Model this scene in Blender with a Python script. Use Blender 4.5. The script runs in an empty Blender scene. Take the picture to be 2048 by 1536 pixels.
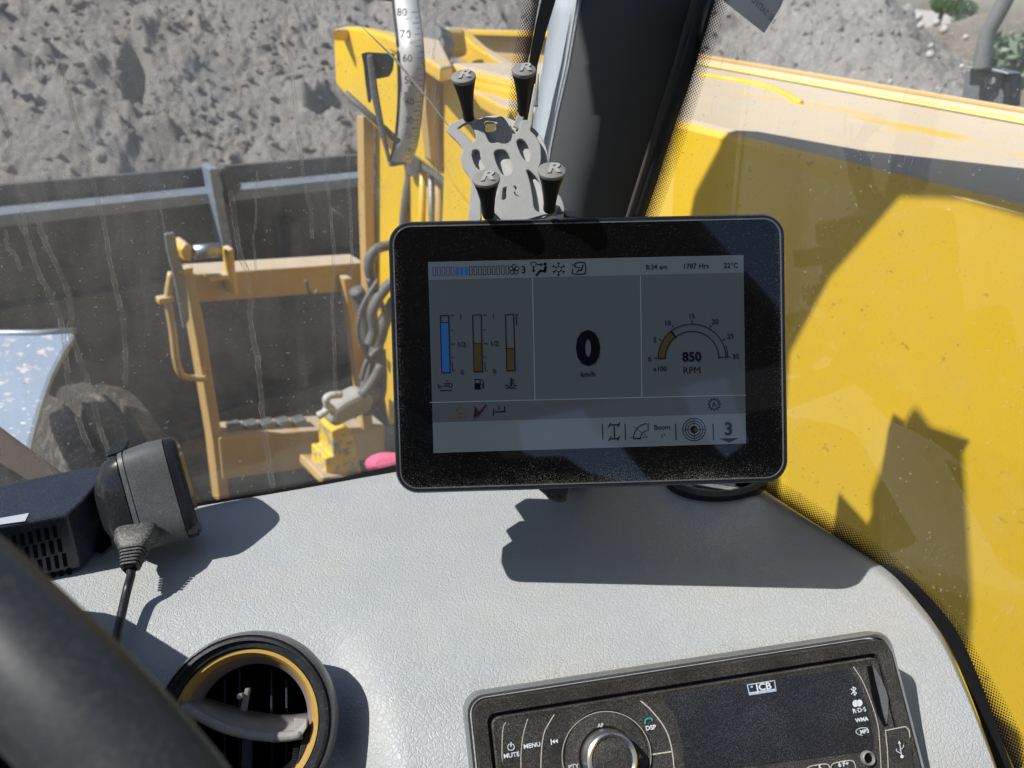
import bpy, bmesh, math, random
import numpy as np
from mathutils import Vector, Matrix
random.seed(4); RNG = np.random.RandomState(4)
R = math.radians
scene = bpy.context.scene
col = scene.collection

# ------------------------------------------------------------------ camera, sky, sun, exposure
FPX, CX, CY = 1538.0, 1024.0, 768.0
CAM = Vector((0, 0, 2.0))
MR = Matrix(((0.76462012, 0.25087894, -0.59364622), (-0.63931017, 0.41170899, -0.64944454), (0.08147753, 0.87610244, 0.47519044)))
cd = bpy.data.cameras.new('camera'); cam = bpy.data.objects.new('camera', cd); col.objects.link(cam)
cam.matrix_world = Matrix.Translation(CAM) @ MR.to_4x4()
cd.sensor_width = 36; cd.lens = FPX / 2048 * 36; cd.clip_start = .02; cd.clip_end = 2000
cd.dof.use_dof = True; cd.dof.focus_distance = .385; cd.dof.aperture_fstop = 15
scene.camera = cam
SUN = Vector((-.60, .23, .766)).normalized()
w = bpy.data.worlds.new('World'); scene.world = w; w.use_nodes = True
nt = w.node_tree; sk = nt.nodes.new('ShaderNodeTexSky'); sk.sky_type = 'NISHITA'; sk.sun_disc = False
sk.sun_elevation = math.asin(SUN.z); sk.sun_rotation = math.atan2(SUN.x, SUN.y)
nt.links.new(sk.outputs[0], nt.nodes['Background'].inputs[0]); nt.nodes['Background'].inputs[1].default_value = .085
sl = bpy.data.lights.new('sun', 'SUN'); sl.energy = 5.0; sl.angle = R(.5); sl.color = (1, .965, .90)
so = bpy.data.objects.new('sun', sl); col.objects.link(so); so.rotation_euler = SUN.to_track_quat('Z', 'Y').to_euler()
so.location = (-4, 2, 8)
scene.view_settings.view_transform = 'Standard'; scene.view_settings.look = 'None'
scene.view_settings.exposure = .36; scene.view_settings.gamma = 1
scene.cycles.transparent_max_bounces = 24; scene.cycles.max_bounces = 8
scene.cycles.caustics_reflective = False; scene.cycles.caustics_refractive = False

# ------------------------------------------------------------------ geometry helpers
def ray(px, py): return MR @ Vector(((px - CX) / FPX, -(py - CY) / FPX, -1))
def at(px, py, d): return CAM + ray(px, py) * d                    # d metres along the view axis
class Plane:
    def __init__(s, o, n, u=None):
        s.o = Vector(o); s.n = Vector(n).normalized()
        if u is None: u = Vector((0, 0, 1)).cross(s.n) if abs(s.n.z) < .95 else Vector((1, 0, 0))
        s.u = (Vector(u) - s.n * Vector(u).dot(s.n)).normalized(); s.v = s.n.cross(s.u)
    def hit(s, px, py, off=0):
        r = ray(px, py); return CAM + r * ((s.o + s.n * off - CAM).dot(s.n) / r.dot(s.n))
    def depth(s, px, py): return (s.o - CAM).dot(s.n) / ray(px, py).dot(s.n)
def PX(x): return Plane((x, 0, 0), (-1, 0, 0))
def PY(y): return Plane((0, y, 0), (0, -1, 0))
def PZ(z): return Plane((0, 0, 2 + z), (0, 0, 1))
def thing(name, label, cat, loc=(0, 0, 2), group=None):
    o = bpy.data.objects.new(name, None); col.objects.link(o); o.location = loc; o.empty_display_size = .05
    o['label'] = label; o['category'] = cat
    if group: o['group'] = group
    return o
def wloc(p):
    v = Vector((0, 0, 0))
    while p: v += p.location; p = p.parent
    return v
def link(name, me, m, parent=None, smooth=False):
    o = bpy.data.objects.new(name, me); col.objects.link(o)
    if m is not None: me.materials.clear(); me.materials.append(m)
    if smooth: me.shade_smooth()
    if parent:
        o.parent = parent
        o.matrix_parent_inverse = Matrix.Translation(-parent.location) if parent.type == 'EMPTY' else Matrix.Identity(4)
    return o
def tag(o, label=None, cat=None, group=None, kind=None):
    if label: o['label'] = label
    if cat: o['category'] = cat
    if group: o['group'] = group
    if kind: o['kind'] = kind
    return o
def mesh(V, F, uv=None):
    me = bpy.data.meshes.new('m'); me.from_pydata([tuple(v) for v in V], [], F); me.update()
    if uv is not None:
        l = me.uv_layers.new(name='UV')
        for p in me.polygons:
            for li in p.loop_indices: l.data[li].uv = uv[me.loops[li].vertex_index]
    return me
def fixn(me):
    bm = bmesh.new(); bm.from_mesh(me); bmesh.ops.recalc_face_normals(bm, faces=bm.faces); bm.to_mesh(me); bm.free(); return me
def bev(o, w_, seg=2, ang=30):
    b = o.modifiers.new('b', 'BEVEL'); b.width = w_; b.segments = seg; b.limit_method = 'ANGLE'; b.angle_limit = R(ang)
    b.harden_normals = False
    return o
def prism(P, vec):
    n = len(P); V = list(P) + [p + vec for p in P]
    F = [list(range(n)), list(range(2 * n - 1, n - 1, -1))] + [[i, n + i, n + (i + 1) % n, (i + 1) % n] for i in range(n)]
    return fixn(mesh(V, F))
def slab(name, pts, pl, th, m, parent=None, b=0, off=0, vec=None, smooth=False, label=None):
    P = [pl.hit(x, y, off) for x, y in pts]
    o = link(name, prism(P, vec if vec is not None else -pl.n * th), m, parent)
    if b: bev(o, b)
    if smooth: o.data.shade_smooth()
    if label: o['label'] = label
    return o
def tube_me(P, r, seg=10, cap=True):
    P = [Vector(p) for p in P]; n = len(P); rr = r if hasattr(r, '__len__') else [r] * n
    V = []; F = []; up = Vector((.13, .31, .94))
    for i, p in enumerate(P):
        t = (P[min(i + 1, n - 1)] - P[max(i - 1, 0)]).normalized(); a = t.cross(up).normalized(); b_ = a.cross(t)
        for k in range(seg):
            c = 2 * math.pi * k / seg; V.append(p + (a * math.cos(c) + b_ * math.sin(c)) * rr[i])
    for i in range(n - 1):
        for k in range(seg):
            F.append([i * seg + k, i * seg + (k + 1) % seg, (i + 1) * seg + (k + 1) % seg, (i + 1) * seg + k])
    if cap: F += [list(range(seg)), list(range((n - 1) * seg, n * seg))]
    return fixn(mesh(V, F))
def spline(P, n=6):
    P = [Vector(p) for p in P]; Q = [P[0] * 2 - P[1]] + P + [P[-1] * 2 - P[-2]]; out = []
    for i in range(1, len(Q) - 2):
        for k in range(n):
            t = k / n; a, b, c, d = Q[i - 1:i + 3]
            out.append(.5 * ((2 * b) + (c - a) * t + (2 * a - 5 * b + 4 * c - d) * t * t + (3 * b - a - 3 * c + d) * t ** 3))
    return out + [P[-1]]
def sp2(P, n=5): return [(v.x, v.y) for v in spline([(x, y, 0) for x, y in P], n)]
def tube(name, P, r, m, parent=None, seg=10): return link(name, tube_me(P, r, seg), m, parent, True)
def frame(o, zdir, xh=None):
    z = Vector(zdir).normalized(); x = Vector(xh) if xh is not None else Vector((.3, .9, .1)); x = (x - z * x.dot(z)).normalized(); y = z.cross(x)
    return Matrix(((x.x, y.x, z.x, o[0]), (x.y, y.y, z.y, o[1]), (x.z, y.z, z.z, o[2]), (0, 0, 0, 1)))
def lathe(name, prof, M, m, parent=None, seg=40, smooth=True, a0=0, a1=2 * math.pi):
    full = abs(a1 - a0 - 2 * math.pi) < 1e-6; ns = seg if full else seg + 1
    V = []; F = []
    for k in range(ns):
        a = a0 + (a1 - a0) * k / seg
        for r, z in prof: V.append(M @ Vector((r * math.cos(a), r * math.sin(a), z)))
    n = len(prof)
    for k in range(seg):
        k2 = (k + 1) % ns
        for i in range(n - 1): F.append([k * n + i, k2 * n + i, k2 * n + i + 1, k * n + i + 1])
    me = mesh(V, F); bm = bmesh.new(); bm.from_mesh(me); bmesh.ops.remove_doubles(bm, verts=bm.verts, dist=1e-6)
    bmesh.ops.recalc_face_normals(bm, faces=bm.faces); bm.to_mesh(me); bm.free()
    o = link(name, me, m, parent, False)
    if smooth:
        me.shade_smooth(); e = o.modifiers.new('e', 'EDGE_SPLIT'); e.split_angle = R(35)
    return o
def loft(name, rings, m, parent=None, smooth=True, cap=True, split=40):
    n = len(rings[0]); V = [v for r in rings for v in r]; F = []
    for i in range(len(rings) - 1):
        for k in range(n): F.append([i * n + k, i * n + (k + 1) % n, (i + 1) * n + (k + 1) % n, (i + 1) * n + k])
    if cap: F += [list(range(n)), list(range((len(rings) - 1) * n, len(rings) * n))]
    o = link(name, fixn(mesh(V, F)), m, parent, smooth)
    if smooth: e = o.modifiers.new('e', 'EDGE_SPLIT'); e.split_angle = R(split)
    return o
def box(name, c, s, m, parent=None, b=0, ax=None):
    c = Vector(c); ax = ax or (Vector((1, 0, 0)), Vector((0, 1, 0)), Vector((0, 0, 1)))
    P = [c + ax[0] * s[0] * i / 2 + ax[1] * s[1] * j / 2 - ax[2] * s[2] / 2 for i, j in ((-1, -1), (1, -1), (1, 1), (-1, 1))]
    o = link(name, prism(P, ax[2] * s[2]), m, parent)
    if b: bev(o, b)
    return o
def ribbon(name, path, w0, pl, m, parent=None, off=0, sides=(.5, .5)):
    """strip of pixel width w0 (number or list) along a pixel path on a plane; uv = metres along, 0..1 across"""
    V = []; UV = []; n = len(path); L = 0; last = None
    for i, (x, y) in enumerate(path):
        a = path[max(i - 1, 0)]; b_ = path[min(i + 1, n - 1)]; dx, dy = b_[0] - a[0], b_[1] - a[1]; d = math.hypot(dx, dy) or 1
        nx, ny = -dy / d, dx / d; ww = w0[i] if hasattr(w0, '__len__') else w0
        p = pl.hit(x + nx * ww * sides[0], y + ny * ww * sides[0], off); q = pl.hit(x - nx * ww * sides[1], y - ny * ww * sides[1], off)
        if last is not None: L += (pl.hit(x, y) - last).length
        last = pl.hit(x, y); V += [p, q]; UV += [(L, 0), (L, 1)]
    return link(name, mesh(V, [[2 * i, 2 * i + 1, 2 * i + 3, 2 * i + 2] for i in range(n - 1)], UV), m, parent)
class Ink:
    """flat print on a plane, drawn in one colour"""
    def __init__(s, pl, off=.0003): s.pl = pl; s.off = off; s.V = []; s.F = []
    def poly(s, pts):
        b = len(s.V); s.V += [s.pl.hit(x, y, s.off) for x, y in pts]; s.F.append([b + i for i in range(len(pts))]); return s
    def line(s, pts, w_=2, closed=False):
        if closed: pts = list(pts) + [pts[0]]
        for (x0, y0), (x1, y1) in zip(pts, pts[1:]):
            dx, dy = x1 - x0, y1 - y0; d = math.hypot(dx, dy) or 1; nx, ny = -dy / d * w_ / 2, dx / d * w_ / 2; ex, ey = dx / d * w_ * .4, dy / d * w_ * .4
            s.poly([(x0 + nx - ex, y0 + ny - ey), (x0 - nx - ex, y0 - ny - ey), (x1 - nx + ex, y1 - ny + ey), (x1 + nx + ex, y1 + ny + ey)])
        return s
    def ell(s, cx, cy, rx, ry=None, w_=None, a0=0, a1=360, n=28):
        ry = ry or rx; pts = [(cx + rx * math.cos(R(a0 + (a1 - a0) * k / n)), cy - ry * math.sin(R(a0 + (a1 - a0) * k / n))) for k in range(n + 1)]
        if w_ is None: s.poly(pts[:-1] if a1 - a0 == 360 else pts)
        else: s.line(pts, w_)
        return s
    def band(s, cx, cy, r0, r1, a0, a1, n=20):
        A = [(cx + r0 * math.cos(R(a0 + (a1 - a0) * k / n)), cy - r0 * math.sin(R(a0 + (a1 - a0) * k / n))) for k in range(n + 1)]
        B = [(cx + r1 * math.cos(R(a0 + (a1 - a0) * k / n)), cy - r1 * math.sin(R(a0 + (a1 - a0) * k / n))) for k in range(n + 1)]
        for k in range(n): s.poly([A[k], A[k + 1], B[k + 1], B[k]])
        return s
    def done(s, name, m, parent): return link(name, mesh(s.V, s.F), m, parent)
def text(name, body, px, py, hpx, pl, m, parent, off=.0004, bold=0, mirror=False, ang=0, cap=.70, th=0, xs=1.0):
    c = bpy.data.curves.new('t', 'FONT'); c.body = body; c.align_x = 'CENTER'; c.size = 1; c.offset = bold; c.resolution_u = 3
    if th: c.extrude = th
    ob = bpy.data.objects.new('t', c); col.objects.link(ob)
    me = bpy.data.meshes.new_from_object(ob.evaluated_get(bpy.context.evaluated_depsgraph_get())); bpy.data.objects.remove(ob)
    o3 = pl.hit(px, py, off); d = (o3 - CAM).dot(MR @ Vector((0, 0, -1)))
    size = hpx / FPX * d / cap; rot = Matrix.Rotation(R(ang), 4, 'Z')
    M = Matrix.Translation(o3) @ Matrix(((pl.u.x, pl.v.x, pl.n.x, 0), (pl.u.y, pl.v.y, pl.n.y, 0), (pl.u.z, pl.v.z, pl.n.z, 0), (0, 0, 0, 1))) @ rot
    M = M @ Matrix.Diagonal((size * xs * (-1 if mirror else 1), size, size, 1)) @ Matrix.Translation((0, -cap / 2, 0))
    me.transform(M)
    return link(name, me, m, parent)

def flat(name, pts, z, th, m, parent, b=.004): return bev(link(name, prism([Vector((x, y, z)) for x, y in pts], Vector((0, 0, th))), m, parent), b)
# ------------------------------------------------------------------ materials
class N:
    def __init__(s, name):
        s.m = bpy.data.materials.new(name); s.m.use_nodes = True; s.t = s.m.node_tree; s.t.nodes.clear()
        s.out = s.n('OutputMaterial'); s.tc = None
    def n(s, ty, **kw):
        x = s.t.nodes.new('ShaderNode' + ty)
        for k, v in kw.items(): setattr(x, k, v)
        return x
    def set(s, i, v):
        if v is None: return
        if hasattr(v, 'is_output') or isinstance(v, bpy.types.NodeSocket): s.t.links.new(v, i)
        else:
            try: i.default_value = v
            except Exception: i.default_value = tuple(v) + (1,)
    def co(s, uv=False, scale=None, rot=None):
        t = s.n('TexCoord'); o = t.outputs['UV' if uv else 'Object']
        if scale is not None or rot is not None:
            mp = s.n('Mapping'); s.set(mp.inputs[0], o)
            if scale is not None: mp.inputs[3].default_value = scale if hasattr(scale, '__len__') else (scale,) * 3
            if rot is not None: mp.inputs[2].default_value = rot
            o = mp.outputs[0]
        return o
    def noise(s, sc, det=4, rough=.6, co=None, dist=0):
        x = s.n('TexNoise'); x.inputs['Scale'].default_value = sc; x.inputs['Detail'].default_value = det; x.inputs['Roughness'].default_value = rough
        x.inputs['Distortion'].default_value = dist; s.set(x.inputs['Vector'], co or s.co()); return x.outputs[0]
    def vor(s, sc, feat='F1', co=None, out=0):
        x = s.n('TexVoronoi', feature=feat); x.inputs['Scale'].default_value = sc; s.set(x.inputs['Vector'], co or s.co()); return x.outputs[out]
    def ramp(s, f, a, b, c0=0., c1=1.):
        x = s.n('MapRange'); x.inputs[1].default_value = a; x.inputs[2].default_value = b; x.inputs[3].default_value = c0; x.inputs[4].default_value = c1
        s.set(x.inputs[0], f); return x.outputs[0]
    def math(s, op, a, b=None, c=None, clamp=False):
        x = s.n('Math', operation=op); x.use_clamp = clamp; s.set(x.inputs[0], a); s.set(x.inputs[1], b)
        if c is not None: s.set(x.inputs[2], c)
        return x.outputs[0]
    def mix(s, f, a, b):
        x = s.n('Mix', data_type='RGBA'); s.set(x.inputs[0], f)
        for i, v in ((6, a), (7, b)):
            if isinstance(v, bpy.types.NodeSocket): s.set(x.inputs[i], v)
            else: x.inputs[i].default_value = tuple(v) + (1,)
        return x.outputs[2]
    def bump(s, h, st=.3, d=.001, nrm=None):
        x = s.n('Bump'); x.inputs['Strength'].default_value = st; x.inputs['Distance'].default_value = d; s.set(x.inputs['Height'], h)
        if nrm: s.set(x.inputs['Normal'], nrm)
        return x.outputs[0]
    def bsdf(s, c, rough=.5, metal=0., nrm=None, spec=.5, coat=0, **kw):
        x = s.n('BsdfPrincipled')
        if isinstance(c, bpy.types.NodeSocket): s.set(x.inputs['Base Color'], c)
        else: x.inputs['Base Color'].default_value = tuple(c) + (1,)
        s.set(x.inputs['Roughness'], rough); s.set(x.inputs['Metallic'], metal); s.set(x.inputs['Specular IOR Level'], spec)
        if nrm: s.set(x.inputs['Normal'], nrm)
        if coat: x.inputs['Coat Weight'].default_value = coat; x.inputs['Coat Roughness'].default_value = kw.get('cr', .05)
        return x
    def end(s, x):
        s.t.links.new(x.outputs[0] if not isinstance(x, bpy.types.NodeSocket) else x, s.out.inputs[0]); return s.m
def plain(name, c, rough=.5, metal=0, vary=.12, vs=60, bs=0, bsc=800, dust=0, dc=(.45, .42, .37), ds=900, spec=.5, bd=.0003, dth=.5):
    m = N(name); nz = m.noise(vs, 5); c2 = m.mix(nz, [x * (1 - vary) for x in c], [min(x * (1 + vary), 1) for x in c]); r_ = m.ramp(nz, .3, .7, max(rough - .08, 0), rough + .08)
    if dust:
        d = m.math('MULTIPLY', m.ramp(m.noise(ds, 2, .8), dth, dth + .12), m.ramp(m.noise(vs * 1.3, 3), .3, .7, .35, 1)); d = m.math('MULTIPLY', d, dust)
        c2 = m.mix(d, c2, dc)
    nr = m.bump(m.noise(bsc, 3), bs, bd) if bs else None
    return m.end(m.bsdf(c2, r_, metal, nr, spec))
black_pl = plain('black_plastic', (.018, .02, .024), .38, dust=.5, bs=.15, dc=(.3, .3, .3), dth=.6)
dust_black = plain('dusty_black_plastic', (.02, .02, .02), .45, dust=.75, dc=(.34, .32, .28), ds=2600, bs=.1, dth=.52)
grey_dash_dark = plain('dark_grey_trim', (.035, .037, .042), .6, bs=.3)
navy_pl = plain('dark_navy_plastic', (.022, .028, .045), .33, dust=.55, dc=(.3, .31, .34), ds=2200, bs=.1, dth=.56)
rubber = plain('black_rubber', (.012, .013, .014), .55, bs=.2, spec=.3)
gap_m = plain('dark_gap', (.004, .004, .004), .9, spec=.1)
chrome = plain('brushed_chrome', (.42, .43, .45), .42, 1, dust=.5)
steel = plain('dull_steel', (.22, .24, .26), .5, .6, dust=.5)
hose_m = plain('dusty_grey_hose', (.09, .095, .1), .6, dust=.6)
pcoat = plain('grey_powder_coat', (.34, .35, .355), .55, vary=.15, vs=250, bs=.5, bsc=2500, dust=.35, dc=(.5, .48, .44), ds=3500)
pcoat_d = plain('pale_grey_steel', (.50, .50, .49), .5, vary=.2, vs=400, bs=.3, bsc=2500)
knob_cap = plain('dusty_grey_knob_top', (.20, .20, .20), .65, vary=.2, bs=.4, bsc=3000, dust=.5, dc=(.36, .35, .33), ds=4000, dth=.45)
white_ink = plain('white_print', (.72, .78, .84), .5, vary=.05)
dust_line = plain('dust_in_gap', (.55, .52, .47), .8, vary=.3, vs=900)
teal_ink = plain('teal_print', (.05, .45, .5), .5)
pink_m = plain('pink_plastic', (.75, .12, .26), .5)
label_m = plain('pale_label', (.5, .54, .62), .45)

def leather():
    m = N('grained_grey_vinyl'); co = m.co(); wob = m.noise(120, 2, .5)
    a = m.n('VectorMath', operation='ADD'); m.set(a.inputs[0], co)
    nn = m.n('TexNoise'); nn.inputs['Scale'].default_value = 150; nn.inputs['Detail'].default_value = 3
    m.set(nn.inputs['Vector'], co); sc = m.n('VectorMath', operation='SCALE'); m.set(sc.inputs[0], nn.outputs[1]); sc.inputs['Scale'].default_value = .006
    m.set(a.inputs[1], sc.outputs[0])
    st = m.n('Mapping'); st.inputs[3].default_value = (1, 1.0, 1); m.set(st.inputs[0], a.outputs[0])
    v1 = m.ramp(m.vor(420, 'DISTANCE_TO_EDGE', st.outputs[0]), 0, .14); v2 = m.ramp(m.vor(820, 'DISTANCE_TO_EDGE', st.outputs[0]), 0, .25)
    h = m.math('ADD', m.math('MULTIPLY', v1, .8), m.math('MULTIPLY', v2, .22)); h = m.math('ADD', h, m.math('MULTIPLY', m.noise(70, 3), .5))
    nr = m.bump(h, .5, .0006)
    big = m.noise(9, 5, .6); c = m.mix(big, (.42, .45, .475), (.49, .515, .53))
    c = m.mix(m.math('MULTIPLY', m.ramp(v1, .5, 0), .25), c, (.52, .54, .55))
    d = m.ramp(m.noise(16, 7, .72), .48, .72); c = m.mix(m.math('MULTIPLY', d, .35), c, (.50, .465, .41)); d2 = m.ramp(m.noise(11, 6, .7, m.co(scale=(1, 1, 1), rot=(.3, .8, 1.7))), .50, .68); c = m.mix(m.math('MULTIPLY', d2, .25), c, (.30, .325, .36)); wl_ = m.ramp(m.math('MULTIPLY', v1, -1), -.5, 0); c = m.mix(m.math('MULTIPLY', m.math('MULTIPLY', d, wl_), .6), c, (.58, .54, .47))
    sp = m.ramp(m.noise(2600, 1), .72, .78); c = m.mix(m.math('MULTIPLY', sp, .5), c, (.6, .6, .58))
    return m.end(m.bsdf(c, m.ramp(m.noise(14, 5, .7), .3, .7, .36, .62), 0, nr, .5))
dash_m = leather()
def paint(name, base, dust_top=True, wear=.4):
    m = N(name); g = m.n('NewGeometry'); sx = m.n('SeparateXYZ'); m.set(sx.inputs[0], g.outputs['True Normal'])
    nz = m.noise(3, 5); c = m.mix(nz, [x * .9 for x in base], [min(x * 1.08, 1) for x in base])
    sp = m.math('MULTIPLY', m.ramp(m.noise(70, 3, .7), .66, .70), wear); c = m.mix(sp, c, (.09, .07, .04))
    sp2_ = m.math('MULTIPLY', m.ramp(m.noise(260, 2, .7), .68, .72), wear * .7); c = m.mix(sp2_, c, (.10, .08, .05))
    lo = m.math('MULTIPLY', m.ramp(m.noise(6, 6, .7), .5, .75), .22); c = m.mix(lo, c, (.50, .40, .20))
    rough = .34
    if dust_top:
        up = m.ramp(sx.outputs[2], .55, .9); thick = m.ramp(m.noise(5, 6, .68, m.co(scale=(1, .35, 1))), .30, .38); fine = m.ramp(m.noise(40, 5, .7), .25, .6, .75, 1)
        d = m.math('MULTIPLY', m.math('MULTIPLY', up, thick), fine); c = m.mix(d, c, m.mix(m.noise(9, 5), (.46, .39, .30), (.53, .46, .37)))
        rough = m.ramp(d, 0, 1, .34, .95)
    nr = m.bump(m.noise(90, 4), .08, .001)
    return m.end(m.bsdf(c, rough, 0, nr, .5))
yellow = paint('yellow_paint_dusty', (.74, .47, .04))
yellow_s = paint('yellow_paint_side', (.74, .49, .022), dust_top=False)
yellow_o = paint('weathered_shaded_yellow_paint', (.56, .38, .15), dust_top=True)  # weathered yellow; base darkened to orange-brown for faces in shade
pale_band = paint('wiped_pale_yellow_paint', (.74, .62, .22), dust_top=False)
yellow_chip = N('chipped_yellow_paint'); 
_c = yellow_chip.mix(yellow_chip.ramp(yellow_chip.noise(45, 6, .75), .52, .56), (.80, .56, .03), (.33, .29, .27)); yellow_chip = yellow_chip.end(yellow_chip.bsdf(_c, .6))
def bucket_mat():
    m = N('dusty_black_steel'); a = m.noise(7, 7, .7); b_ = m.noise(60, 4, .7)
    c = m.mix(m.ramp(a, .35, .75), (.060, .066, .076), (.15, .148, .15)); c = m.mix(m.math('MULTIPLY', m.ramp(b_, .5, .75), .35), c, (.32, .29, .28))
    return m.end(m.bsdf(c, .6, .2, m.bump(b_, .3, .004)))
bucket_m = bucket_mat()
def bluesteel():
    m = N('weathered_blue_grey_steel'); a = m.noise(8, 6, .7); c = m.mix(m.ramp(a, .3, .7), (.20, .25, .33), (.32, .37, .45))
    c = m.mix(m.math('MULTIPLY', m.ramp(m.noise(30, 5, .7), .56, .66), .7), c, (.5, .5, .48)); return m.end(m.bsdf(c, .4, .35))
blue_steel = bluesteel()
def reflection_flecks():  # pale blue and white flecks of a windscreen reflection put into the colour
    m = N('flecked_reflection_blue'); a = m.noise(5, 5); c = m.mix(a, (.22, .29, .40), (.34, .42, .54))
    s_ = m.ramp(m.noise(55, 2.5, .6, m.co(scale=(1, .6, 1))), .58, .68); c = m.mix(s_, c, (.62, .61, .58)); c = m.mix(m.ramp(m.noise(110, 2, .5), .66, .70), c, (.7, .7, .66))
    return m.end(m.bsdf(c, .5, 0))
reflection_m = reflection_flecks()
def sandmat(name, c0, c1, sc=1):
    m = N(name); a = m.noise(1.3 * sc, 8, .72); b_ = m.noise(34 * sc, 8, .8); f = m.noise(170 * sc, 4, .8); pv = m.vor(45 * sc, 'F1', None, 1)
    c = m.mix(m.ramp(a, .3, .7), c0, c1); c = m.mix(m.math('MULTIPLY', m.ramp(b_, .55, .35), .35), c, [x * .55 for x in c0]); c = m.mix(m.math('MULTIPLY', m.ramp(f, .58, .7), .5), c, (.60, .58, .55)); sp3 = m.n('SeparateColor'); m.set(sp3.inputs[0], pv); c = m.mix(m.math('MULTIPLY', m.ramp(sp3.outputs[0], .86, .90), .45), c, (.60, .56, .52))
    h = m.math('ADD', m.math('MULTIPLY', b_, 1), m.math('MULTIPLY', f, .35)); return m.end(m.bsdf(c, .95, 0, m.bump(h, 1.0, .038 / sc), .2))
sand = sandmat('grey_sandy_earth', (.38, .362, .345), (.50, .475, .45))
sand2 = sandmat('far_brown_earth', (.24, .21, .17), (.34, .30, .25), .5)
stone_m = plain('pale_stone', (.42, .41, .40), .85, vs=9, vary=.4)
leaf_m = plain('green_leaf', (.06, .12, .045), .6, vs=2, vary=.4)
leaf_p = plain('pale_green_leaf', (.16, .22, .14), .6, vs=7, vary=.5)
def fabric():
    m = N('grey_headliner_fabric'); f = m.noise(1500, 3, .7); c = m.mix(f, (.44, .50, .57), (.62, .68, .75))
    return m.end(m.bsdf(c, .95, 0, m.bump(f, .8, .0012), .1))
fabric_m = fabric()
pillar_m = plain('charcoal_pillar_trim', (.115, .12, .128), .95, vary=.03, bs=.2, bsc=1800, spec=.15)
seal_m = plain('black_window_seal', (.008, .008, .009), .5)
def glass(name, dust=.06, scratch=0., tint=(1, 1, 1)):
    m = N(name); tr = m.n('BsdfTransparent'); tr.inputs[0].default_value = tuple(tint) + (1,)
    gl = m.n('BsdfGlossy'); gl.inputs['Roughness'].default_value = .02; gl.inputs[0].default_value = (1, 1, 1, 1)
    fr = m.n('Fresnel'); fr.inputs[0].default_value = 1.5
    mx = m.n('MixShader'); m.set(mx.inputs[0], m.math('MULTIPLY', fr.outputs[0], 1.0)); m.set(mx.inputs[1], tr.outputs[0]); m.set(mx.inputs[2], gl.outputs[0])
    df = m.n('BsdfDiffuse'); df.inputs[0].default_value = (.80, .81, .82, 1)
    tl = m.n('BsdfTranslucent'); tl.inputs[0].default_value = (.80, .81, .82, 1); ad = m.n('MixShader'); ad.inputs[0].default_value = .5
    m.set(ad.inputs[1], df.outputs[0]); m.set(ad.inputs[2], tl.outputs[0])
    cloud = m.math('MULTIPLY', m.ramp(m.noise(7, 6, .65), .35, .75, .4, 1.5), m.ramp(m.noise(26, 4, .6, m.co(scale=(1.6, 1.6, .35), rot=(.2, .5, .3)), 1.5), .3, .7, .75, 1.3)); spk = m.ramp(m.noise(1100, 1, .5), .70, .76, 0, .8); spk2 = m.ramp(m.noise(420, 1, .5), .72, .76, 0, .9)
    f = m.math('MULTIPLY', cloud, dust); f = m.math('ADD', f, m.math('MULTIPLY', spk, m.math('MULTIPLY', cloud, .35))); f = m.math('ADD', f, m.math('MULTIPLY', spk2, .35))
    if scratch:
        for a, sc in ((.8, 90), (-.5, 70), (1.3, 120)):
            k = m.noise(sc, 1, .5, m.co(scale=(1, 1.6, .06), rot=(a, a * .4, .2))); line = m.math('SUBTRACT', 1, m.ramp(m.math('ABSOLUTE', m.math('SUBTRACT', k, .5)), 0, .006))
            gate = m.ramp(m.noise(9 + sc / 20, 3), .56, .64); f = m.math('ADD', f, m.math('MULTIPLY', m.math('MULTIPLY', line, gate), scratch))
    f = m.math('MINIMUM', f, .9)
    m2 = m.n('MixShader'); m.set(m2.inputs[0], f); m.set(m2.inputs[1], mx.outputs[0]); m.set(m2.inputs[2], ad.outputs[0])
    return m.end(m2)
glass_w = glass('dusty_windscreen_glass', .25); glass_s = glass('scratched_side_glass', .028, .30)
def streak():
    m = N('dried_water_run'); t = m.n('BsdfTransparent'); d = m.n('BsdfDiffuse'); d.inputs[0].default_value = (.62, .60, .56, 1)
    tl = m.n('BsdfTranslucent'); tl.inputs[0].default_value = (.62, .60, .56, 1); ad = m.n('MixShader'); ad.inputs[0].default_value = .5
    m.set(ad.inputs[1], d.outputs[0]); m.set(ad.inputs[2], tl.outputs[0])
    sx = m.n('SeparateXYZ'); m.set(sx.inputs[0], m.co(uv=True)); e = m.math('ABSOLUTE', m.math('SUBTRACT', sx.outputs[1], .5))
    edge = m.ramp(e, .28, .42, .26, .70); fade = m.ramp(e, .44, .5, 1, 0); nz = m.math('MULTIPLY', m.ramp(m.noise(900, 2), .3, .7, .5, 1.3), m.ramp(m.noise(70, 3, .7), .36, .6, .25, 1.25))
    f = m.math('MULTIPLY', m.math('MULTIPLY', edge, fade), nz); x = m.n('MixShader'); m.set(x.inputs[0], f); m.set(x.inputs[1], t.outputs[0]); m.set(x.inputs[2], ad.outputs[0])
    return m.end(x)
streak_m = streak()
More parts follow.
